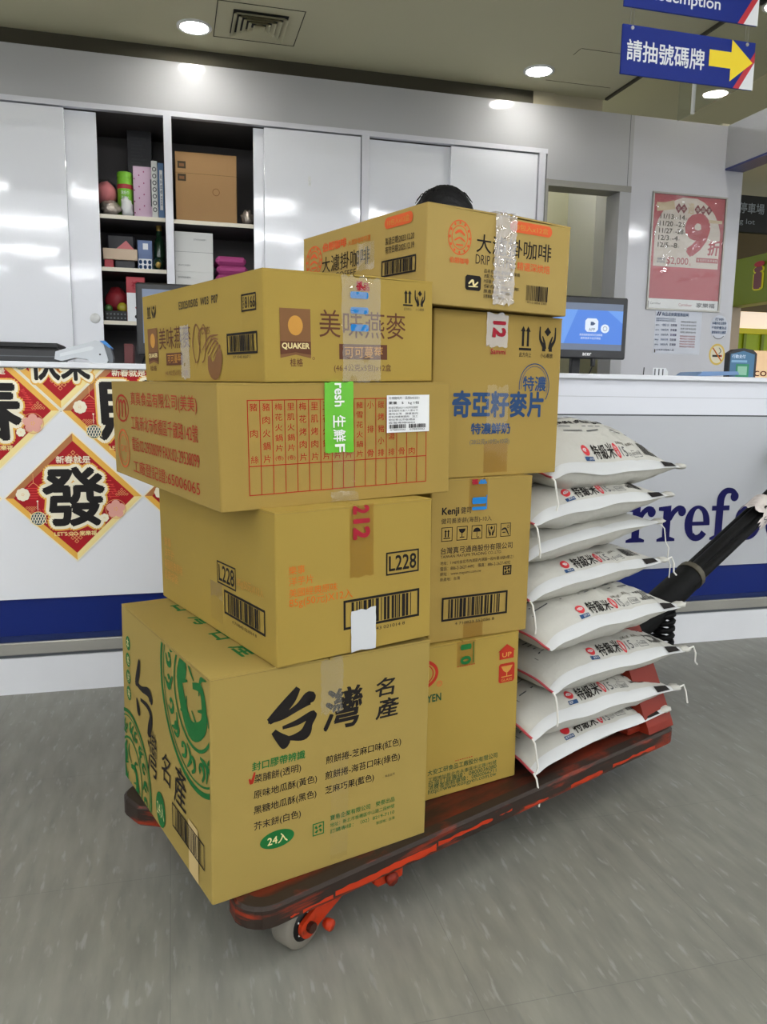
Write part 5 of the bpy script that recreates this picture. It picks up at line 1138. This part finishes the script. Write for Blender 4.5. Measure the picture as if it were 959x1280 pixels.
def tp(t):
    crumple(t, B1.PF(), .136, .184, .285, .340, 5, 6, .0006, 'tape_amber', 3, .0006, .001); f = Face(t, B1.PF(), .0018); f.text('1', .145, .321, .173, .333, 'ink_green', bold=.05, rot=-90); f.text('0', .145, .288, .173, .307, 'ink_green', bold=.05, rot=-90); f.rect(.178, .29, .180, .336, 'ink_green')
    for k in range(8): f.rect(.137+.006*k, .2850, .141+.006*k, .2866, 'ink_red')
B1.tape('packing_tape', tp, 'amber tape with green digits')
def draw(c):
    F = c.F; K = 'ink_dull'
    F.text('Kenji', .027, .268, .069, .288, 'ink_black', bold=.03); F.text('健司', .073, .273, .098, .287, K, bold=.01); F.text('健司蕎麥餅(海苔)-10入', .026, 0, .151, vc=.2585, ink=K, bold=.004)
    for k, u in enumerate((.027, .064, .101, .138, .175)):
        F.frame(u, .2165, u+.0267, .2462, .0014, 'ink_black'); a, e = u+.005, u+.0217
        if k == 0: up_arrows(F, a, .222, e, .241, 'ink_black')
        if k == 1: glass_icon(F, a, .222, e, .241, 'ink_black')
        if k == 2: F.poly([(a-.001, .232)]+[((a+e)/2+.0095*math.cos(R(q)), .232+.009*math.sin(R(q))) for q in range(180, -1, -20)], 'ink_black'); F.rect((a+e)/2-.0006, .221, (a+e)/2+.0006, .232, 'ink_black'); F.stroke([((a+e)/2, .222, .0012), ((a+e)/2+.003, .2195, .0012), ((a+e)/2+.005, .222, .0012)], 'ink_black')
        if k == 3: hands_icon(F, a, .221, e, .242, 'ink_black')
        if k == 4: F.stroke([(a-.002, .232, .003), (a+.008, .234, .004), (e, .2195, .0016)], 'ink_black'); F.ring(e-.002, .238, .003, .0035, .001, 'ink_black', n=10); F.stroke([(a, .226, .002), (a+.008, .226, .002)], 'ink_black')
    F.text('台灣真弓通商股份有限公司', .026, 0, .208, vc=.1965, ink=K, bold=.008); F.text('TAIWAN MAYUMI TRADING CO.,LTD.', .026, 0, .180, vc=.1835, ink=K)
    F.text('地址：114692台北市內湖區內湖路一段91巷18號4樓之1', .026, 0, .212, vc=.1705, ink=K, hmul=1.1); F.text('電話：886-2-2627-4492　傳真：886-2-2627-4092', .026, 0, .204, vc=.1585, ink=K, hmul=1.1); F.text('網址：www.mayumi.com.tw', .026, 0, .128, vc=.1465, ink=K); F.text('原產地：台灣', .026, 0, .075, vc=.1355, ink=K)
    recycle_icon(F, .185, .131, .2075, .152, 'ink_black', .003)
    F.barcode(.032, .044, .200, .096, t=.0045, seed=21, digits='4 710023 552036 8')
B2 = Carton((.508, 1.5281, .4765, .2078, .2557, .35, .3465, .0038, -.0021), 'card_kraft', 'kraft carton with a row of handling symbols, middle of rear column', draw)
def tp(t):
    crumple(t, B2.PF(), .091, .138, .280, .3465, 5, 7, .0006, 'tape_amber', 3, .0006, .001); f = Face(t, B2.PF(), .0018); f.text('1', .099, .292, .134, .306, 'ink_sky', bold=.06, rot=-90); f.text('1', .099, .279, .134, .286, 'ink_sky', bold=.06, rot=-90); f.rect(.134, .280, .1362, .310, 'ink_sky'); f.text('福', .096, .333, .112, .345, 'ink_crimson', bold=.05); f.text('品', .114, .334, .134, .343, 'ink_sky', bold=.05)
B2.tape('packing_tape', tp, 'amber tape with blue digits')
B2.tape('packing_tape', lambda t: crumple(t, B2.PF(), .087, .137, .001, .036, 4, 4, .0005, 'tape_amber', 7, .0006, .001))
def draw(c):
    F = c.F; N = 'ink_blue'
    up_arrows(F, .224, .267, .259, .318, 'ink_black'); hands_icon(F, .281, .267, .330, .319, 'ink_black'); F.text('此方向上', .225, .253, .260, .263, 'ink_black', bold=.01); F.text('小心輕放', .286, .253, .323, .263, 'ink_black', bold=.01)
    F.ring(.2725, .192, .0445, .0485, .0022, N, a0=-38, a1=190); F.ring(.2725, .192, .0385, .0425, .0012, N, a0=-20, a1=190)
    F.text('特濃', .239, .180, .307, .213, N, bold=.025); F.text('奇亞籽麥片', .049, .124, .302, .180, N, bold=.035); F.text('特濃鮮奶', .100, .089, .208, .113, N, bold=.03); F.text('(28公克x10包x10袋)', .098, 0, .207, vc=.073, ink='ink_grey')
B3 = Carton((.507, 1.5299, .8243, .3060, .3490, .35, .3400, .0015, -.0008), 'card_kraft', 'kraft cereal carton with big dark blue characters behind the left stack', draw)
def tp(t):
    crumple(t, B3.PF(), .132, .190, .272, .339, 8, 10, .0022, 'tape_foil', 3, .0006, .003); f = Face(t, B3.PF(), .0026); f.text('12', .148, .290, .184, .324, 'ink_crimson', bold=.05, rot=-90); f.text('Sammi', .144, .256, .185, .267, 'ink_crimson', bold=.02)
B3.tape('packing_tape', tp, 'crumpled tape with crimson digits')
B3.tape('packing_tape', lambda t: crumple(t, B3.PF(), .140, .198, .10, .19, 6, 12, .0018, 'tape_clear', 13, .0008, .004), 'loose clear tape over the big characters')
B3.tape('packing_tape', lambda t: crumple(t, B3.PF(), .136, .202, .008, .07, 5, 5, .0005, 'tape_amber', 7, .0006, .001), 'dark amber tape near the bottom')
def draw(c):
    F, L = c.F, c.L; O = 'ink_orange_red'
    def badge(f, cx, cz, ru, rv):
        f.ring(cx, cz, ru, rv, ru*.07, O); f.ring(cx, cz, ru*.70, rv*.70, ru*.06, O)
        for k in range(12): a = R(30*k); f.disc(cx+ru*.84*math.cos(a), cz+rv*.84*math.sin(a), ru*.09, rv*.09, O, n=8)
        f.stroke([(cx-ru*.4, cz+rv*.2, ru*.12), (cx, cz+rv*.38, ru*.2), (cx+ru*.42, cz+rv*.15, ru*.12)], O); f.stroke([(cx-ru*.45, cz-rv*.2, ru*.1), (cx, cz-rv*.02, ru*.12), (cx+ru*.45, cz-rv*.2, ru*.1)], O); f.stroke([(cx-ru*.3, cz-rv*.42, ru*.1), (cx+ru*.3, cz-rv*.42, ru*.1)], O)
    badge(F, .0785, .130, .029, .033); F.text('伯朗咖啡', .055, .081, .103, .0925, O, bold=.02)
    F.text('大濾掛咖啡', .121, .107, .325, .143, 'ink_black', bold=.005); F.text('DRIP COFFEE', .120, .085, .226, .1035, 'ink_dull'); F.text('精選深烘焙', .230, .083, .323, .100, O, bold=.01)
    def pill(f, u0, v0, u1, v1, s_):
        r = (v1-v0)/2; f.poly([(u0+r+r*math.cos(R(q)), v0+r+r*math.sin(R(q))) for q in range(90, 271, 20)]+[(u1-r+r*math.cos(R(q)), v0+r+r*math.sin(R(q))) for q in range(-90, 91, 20)], O); f.text(s_, u0+r, v0+r*.45, u1-r, v1-r*.45, 'ink_faint_orange', off=.0009)
    pill(F, .206, .157, .324, .179, '10包入x12盒')
    F.poly([(.100, .033), (.132, .033), (.136, .037), (.136, .058), (.132, .062), (.100, .062), (.096, .058), (.096, .037)], 'ink_black'); F.stroke([(.104, .045, .003), (.114, .052, .005), (.118, .043, .004), (.128, .050, .003)], 'ink_cream', .0009); F.stroke([(.104, .040, .002), (.128, .041, .002)], 'ink_cream', .0009)
    for k in range(6): F.text(('品名伯朗大濾掛咖啡深焙', '成分咖啡豆', '內容量10公克x10包', '保存期限二年', '原產地台灣桃園', '注意事項避免陽光直射')[k], .143, .070-.0098*k, .239-.02*(k % 3), .0775-.0098*k, 'ink_black', bold=.01)
    F.barcode(.259, .025, .321, .056, t=.001, seed=31, framed=False); F.text('4710 0856 3301', .262, .019, .318, .0235, 'ink_dull')
    D = Face(c.mb, L.P, .0005, [lambda p: p[0]-.002]); badge(D, .056, .128, .040, .035); L.text('伯朗咖啡', .098, .143, .207, .163, O, bold=.03); L.text('大濾掛咖啡特選', .214, .143, .306, .155, 'ink_orange'); L.text('大濾掛咖啡', .096, .096, .305, .132, 'ink_black'); pill(L, .360, .156, .460, .178, '10包入x12盒')
    L.text('製造日期:2023.12.20', .364, .124, .466, .139, 'ink_dull', bold=.01); L.text('有效日期:2025.12.19', .364, .107, .466, .122, 'ink_dull', bold=.01); L.barcode(.351, .062, .474, .095, t=.0035, seed=41)
    L.text('DRIP COFFEE', .096, .078, .25, .092, 'ink_dull')
B4 = Carton((.475, 1.4924, 1.1685, .3189, .3799, .5067, .1860, .009, .0032), 'card_tan', 'coffee carton with a sparkling tape strip, top of rear column', draw, lift=.004)
def tp(t): crumple(t, B4.PF(), .166, .222, .012, .187, 14, 34, .0040, 'tape_foil', 7, .0008, .004); crumple(t, B4.PT(), .166, .222, 0, .12, 8, 10, .003, 'tape_foil', 9, .0035, .002)
B4.tape('packing_tape', tp, 'crumpled glittering tape strip')
B4.tape('packing_tape', lambda t: crumple(t, B4.PL(), .255, .325, .085, .140, 8, 7, .002, 'tape_glossy', 5, .0008, .003), 'shiny clear tape patch')

# ================================================================== THE RICE SACKS
from mathutils import noise as _nz
def sack(i, x, y, z, L, dz, label, tt, tb, plain=False, top_print=False, ang=24.0, skew=.16):
    W = .40; rz = R(ang); tilt = math.atan2(dz, L)
    Mx = Matrix.Translation((x, y, z)) @ Matrix.Rotation(rz, 4, 'Z') @ Matrix.Rotation(-tilt, 4, 'Y')
    def shape(a, b, side=1):
        s = max(0, 1-abs(a)**(4.0 if a < 0 else 2.8))**(.60 if a < 0 else .8)
        if top_print and side > 0: return s*max(0, 1-abs(b)**1.9)**.9
        s *= max(0, 1-abs(b)**3.0)**.78 if side > 0 else max(0, 1-abs(b)**5)**.55
        return min(1.0, 1.12*s)*1.04
    def S(a, b, side, off=0.0):
        px = (a+1)/2*L; py = (b+1)/2*W
        px += -a*L*.5*.035*(1-b*b) - skew*py*-1*0 + py*(skew)
        py += -b*W*.5*.07*(1-a*a)
        h = shape(a, b, side)
        if side > 0: q = tt*h
        else: q = -tb*h
        # slack folds, strongest towards the seams
        q += side*.0065*h*(_nz.noise(Vector((a*5+i*7.1, b*4, side*3.3)))+.6*_nz.noise(Vector((a*12+i, b*9, side))))
        fold = .006*math.exp(-((a-.28-.1*math.sin(i*2.1))/.05)**2)*(h**.5)*(1 if side > 0 else .6)
        q -= side*fold
        droop = -.010*math.exp(-((1+a)/.12)**2-((1+b)/.2)**2)
        edge = (1-h)
        zz = q+droop+edge*.009*_nz.noise(Vector((a*1.7+i*3.1, .3, .7)))
        return Vector((px, py, zz+off*(1 if side > 0 else -1)))
    k = MB(); na, nb = 44, 26
    def ax(j, n):                                   # finer towards the edges
        t_ = -1+2*j/n; return math.copysign(1-(1-abs(t_))**1.35, t_)
    for side in (1, -1):
        vs = [S(ax(p, na), ax(q, nb), side) for q in range(nb+1) for p in range(na+1)]
        fs = [(q*(na+1)+p, q*(na+1)+p+1, (q+1)*(na+1)+p+1, (q+1)*(na+1)+p) for q in range(nb) for p in range(na)]
        if side < 0: fs = [f[::-1] for f in fs]
        k.mesh(vs, fs, 'sack', True)
    def T(u, v, o): return S(-1+2*u/L, -1+2*(v-.006)/W, 1, .0012+o)
    F = Face(k, T, 0)
    if not plain:
        o_ = .015*(i % 3)
        u0 = .150+o_
        F.disc(u0+.016, .050, .0150, .0125, 'sack_red'); F.disc(u0+.016, .0505, .0105, .0045, 'seam_white'); F.text('大米', u0+.009, .0475, u0+.023, .0535, 'sack_red'); F.rect(u0-.002, .026, u0+.034, .035, 'ink_blue'); F.text('優質好米', u0, .0275, u0+.032, .0335, 'seam_white')
        for j, ch in enumerate('特級米'): F.text(ch, u0+.044+.031*j, .029, u0+.074+.031*j, .065, 'ink_black', bold=.02, shear=.06)
        F.disc(u0+.147, .047, .0085, .019, 'sack_red'); F.text('台', u0+.143, .048, u0+.151, .060, 'seam_white'); F.text('梗', u0+.143, .034, u0+.151, .046, 'seam_white')
        F.text('15', u0+.162, .031, u0+.186, .055, 'ink_grey'); F.text('公斤', u0+.190, .032, u0+.206, .043, 'ink_grey'); F.frame(u0+.210, .031, u0+.246, .049, .0012, 'ink_grey'); F.text('10/28到期', u0+.213, .035, u0+.243, .045, 'ink_grey')
        F.text('品種台梗、高雄製造', u0+.160, .061, u0+.240, .070, 'ink_dull')
        F.barcode(u0+.262, .038, u0+.318, .078, t=.001, seed=50+i, framed=False)
        F.frame(.035, .098, .46, .30, .0018, 'ink_grey')
        for r_ in range(2 if top_print else 7):
            for q in range(4): F.rect(.05+.10*q, .110+.021*r_, .05+.10*q+(.05+.03*((q*3+r_) % 2)), .114+.021*r_, 'ink_grey')
        if top_print:
            F.rect(.02, .170, .40, .30, 'sack_blue'); F.text('產銷履歷 品質優良 家樂福 嚴選', .05, .148, .36, .164, 'ink_black', bold=.03)
            F.stroke([(.06, .18, .01), (.2, .215, .02), (.34, .19, .01)], 'seam_white', .0004)
    # woven end seam with red stitching on the left, flat white strip along the near edge
    o = k.build('rice_sack'); o.matrix_basis = Mx; tag(o, label, 'sack', 'rice sacks stacked on the cart')
    s = MB(); vs = []
    for j in range(33):
        a = -1+2*j/32; p = S(a, -1, 1); wv = .003*math.sin(a*9+i)
        p2 = S(a, -1+2*.017/W, 1)
        vs += [p2+Vector((0, -.001, .0016)), (p+p2)/2+Vector((0, -.003, .003)), p+Vector((0, -.006, -.002+wv*.4))]
    s.mesh(vs, [(3*j+q, 3*j+q+1, 3*j+q+4, 3*j+q+3) for j in range(32) for q in range(2)], 'seam_white', True)
    if not plain:
        tg = []
        for a in (.72, .78, .84, .90): p = S(a, -1, 1); p2 = S(a, -1+2*.016/W, 1); tg += [p2*.92+p*.08+Vector((0, -.0035, .0035)), p2*.15+p*.85+Vector((0, -.0068, .0015))]
        s.mesh(tg, [(0, 1, 3, 2), (2, 3, 5, 4), (4, 5, 7, 6)], 'ink_black', True)
    so = s.build('edge_strip'); so.parent = o; so['label'] = 'flat white edge strip with black tag' if not plain else 'flat white edge strip'
    s = MB(); pts = [S(-1, -1+2*j/24, 1)+Vector((-.001, 0, .001)) for j in range(25)]; s.tube(pts, .0028, 'thread_red', 6)
    so = s.build('end_stitching'); so.parent = o; so['label'] = 'red end stitching'
    def tail(p, pts, r):
        q = MB(); q.tube([p+Vector(v) for v in pts], r, 'thread_white', 6); t_ = q.build('thread_tail'); t_.parent = o
    c0 = S(-1, -1, 1)
    if i not in (5, 3): tail(c0, [(0, 0, 0), (-.004, -.012, -.006), (-.002, -.016, -.03), (.003+.004*(i % 2), -.017, -.06), (.004, -.015, -.075)], .0022)
    c1 = S(1, -1, 1)
    q = MB(); q.blob(tuple(c1+Vector((.006, .008, 0))), (.022, .018, .008), 'sack', 10, 6, .15, i); t_ = q.build('corner_ear'); t_.parent = o
    if i in (1, 2, 4): tail(c1, [(.01, 0, 0), (.030, -.006, .006), (.040, -.008, -.012), (.038+.008*(i % 2), -.01, -.036), (.048, -.012, -.046)], .0024)
    elif i == 5: tail(c1, [(.0, 0, 0), (.016, -.006, -.02), (.014, -.012, -.055), (.030, -.012, -.075), (.026, -.012, -.10), (.04, -.012, -.125), (.036, -.012, -.16)], .0018)
    return o
M['sack_red'] = mat('sack_red_ink', srgb(196, 40, 48), .5); M['sack_blue'] = mat('sack_blue_ink', srgb(92, 118, 176), .5)
SACKS = [
 (.764, 1.524, .165, .525, .010, 'bottom rice sack, drooping over the cart edge with a long thread', .038, .031),
 (.757, 1.523, .255, .580, -.030, 'second rice sack from the bottom of the stack', .050, .048),
 (.815, 1.548, .345, .550, -.015, 'third rice sack from the bottom, in front of the red cart bulkhead', .050, .046),
 (.796, 1.539, .452, .530, .005, 'fourth rice sack up, level with the black coil spring', .050, .050),
 (.778, 1.610, .545, .540, .015, 'fifth rice sack up, directly below the plain unprinted sack', .046, .048),
 (.772, 1.625, .634, .535, .034, 'plain unprinted white sack in the middle of the rice stack', .040, .046),
 (.780, 1.608, .722, .540, .012, 'second sack from the top of the rice stack', .052, .046),
 (.845, 1.660, .815, .545, -.010, 'topmost rice sack with blue and black print on its upper face', .125, .046)]
for i, s_ in enumerate(SACKS): sack(i, *s_[:6], s_[6], s_[7], plain=(i == 5), top_print=(i == 7))

# ================================================================== THE PERSON BEHIND THE CART
def person(loc, rz):
    t = empty('person', loc, 'person with short black hair standing behind the stacked cartons, mostly hidden', 'person', rz=rz)
    V = []; E_ = []; RR = []
    def add(p, r, prev=None):
        V.append(p); RR.append(r)
        if prev is not None: E_.append((prev, len(V)-1))
        return len(V)-1
    pel = add((0, 0, .86), (.135, .10)); sp = add((0, .01, 1.0), (.125, .09), pel); ch = add((0, .0, 1.16), (.15, .10), sp); nk = add((0, .018, 1.285), (.047, .050), ch); hd = add((0, -.016, 1.368), (.056, .072), nk)
    h2 = add((0, -.01, 1.44), (.072, .088), hd); add((0, -.002, 1.50), (.062, .076), h2)
    for sg in (-1, 1):
        hip = add((sg*.085, 0, .80), (.085, .085), pel); kn = add((sg*.095, -.01, .44), (.058, .058), hip); an = add((sg*.095, .015, .09), (.040, .042), kn); add((sg*.10, -.12, .035), (.040, .03), an)
        sh = add((sg*.178, .0, 1.215), (.056, .056), ch); el = add((sg*.215, .02, .96), (.042, .042), sh); wr = add((sg*.225, -.02, .73), (.028, .026), el); pm = add((sg*.225, -.03, .66), (.017, .036), wr)
        for q in range(4): f1 = add((sg*.222, -.057+.018*q, .606-.005*(q in (1, 2))), (.0085, .0085), pm); add((sg*.208, -.054+.017*q, .575-.008*(q in (1, 2))), (.0075, .0075), f1)
        th = add((sg*.212, -.068, .665), (.010, .010), pm); add((sg*.204, -.080, .635), (.0085, .0085), th)
    me = bpy.data.meshes.new('body'); me.from_pydata(V, E_, []); o = bpy.data.objects.new('body', me); C.objects.link(o)
    sk = o.modifiers.new('skin', 'SKIN'); 
    for k, r in enumerate(RR): me.skin_vertices[0].data[k].radius = r
    me.skin_vertices[0].data[0].use_root = True
    ss = o.modifiers.new('sub', 'SUBSURF'); ss.levels = 2; ss.render_levels = 2
    bpy.context.view_layer.update()
    m2 = bpy.data.meshes.new_from_object(o.evaluated_get(bpy.context.evaluated_depsgraph_get())); bpy.data.objects.remove(o)
    for n_ in ('skin', 'shirt', 'trousers'): m2.materials.append(M[n_])
    for p in m2.polygons:
        c_ = p.center; p.use_smooth = True
        p.material_index = 2 if c_.z < .86 and abs(c_.x) < .185 else (1 if .76 < c_.z < 1.27 else 0)
        if c_.z < .08: p.material_index = 2
    o = bpy.data.objects.new('body', m2); C.objects.link(o); o.parent = t
    k = MB(); n, m_ = 36, 24; rnd = random.Random(2); vs = []
    for i in range(m_+1):
        th = R(124)*i/m_
        for j in range(n):
            ph = 2*math.pi*j/n; front = max(0, -math.sin(ph)); q = 1+.02*rnd.uniform(-1, 1)
            lim = th*(1-.46*front**1.6)
            vs.append((.100*q*math.sin(lim)*math.cos(ph), .012+.114*q*math.sin(lim)*math.sin(ph), 1.452+.131*q*math.cos(lim)))
    k.mesh(vs, [(i*n+j, i*n+(j+1) % n, (i+1)*n+(j+1) % n, (i+1)*n+j) for i in range(m_) for j in range(n)], 'hair', True)
    for j in range(150):
        a = rnd.uniform(0, 6.28); r_ = rnd.uniform(.0, .062); x_, y_ = r_*math.cos(a), r_*math.sin(a); zt = 1.452+.131*math.sqrt(max(0, 1-(r_/.103)**2))
        k.tube([(x_, y_+.012, zt-.004), (x_*1.2, y_*1.2+.012, zt-.001-r_*.06), (x_*1.45, y_*1.45+.012, zt-.006-r_*.3)], .0013, 'hair', 4)
    hr = k.build('hair'); hr.parent = t
    k = MB()
    for sg in (-1, 1):
        k.blob((sg*.030, -.086, 1.435), (.011, .007, .007), 'white_plain', 10, 6); k.blob((sg*.030, -.0915, 1.435), (.005, .004, .005), 'black_matte', 8, 5); k.blob((sg*.078, .005, 1.425), (.012, .02, .03), 'skin', 10, 7)
    k.blob((0, -.092, 1.408), (.011, .013, .020), 'skin', 10, 7); k.blob((0, -.086, 1.372), (.022, .007, .006), 'pink_soft', 10, 6); fo = k.build('face'); fo.parent = t
    return t
person((.826, 2.42, 0), R(-8)).scale = (1.028, 1.028, 1.028)

bpy.data.objects.remove(_fo); bpy.data.curves.remove(_fc)
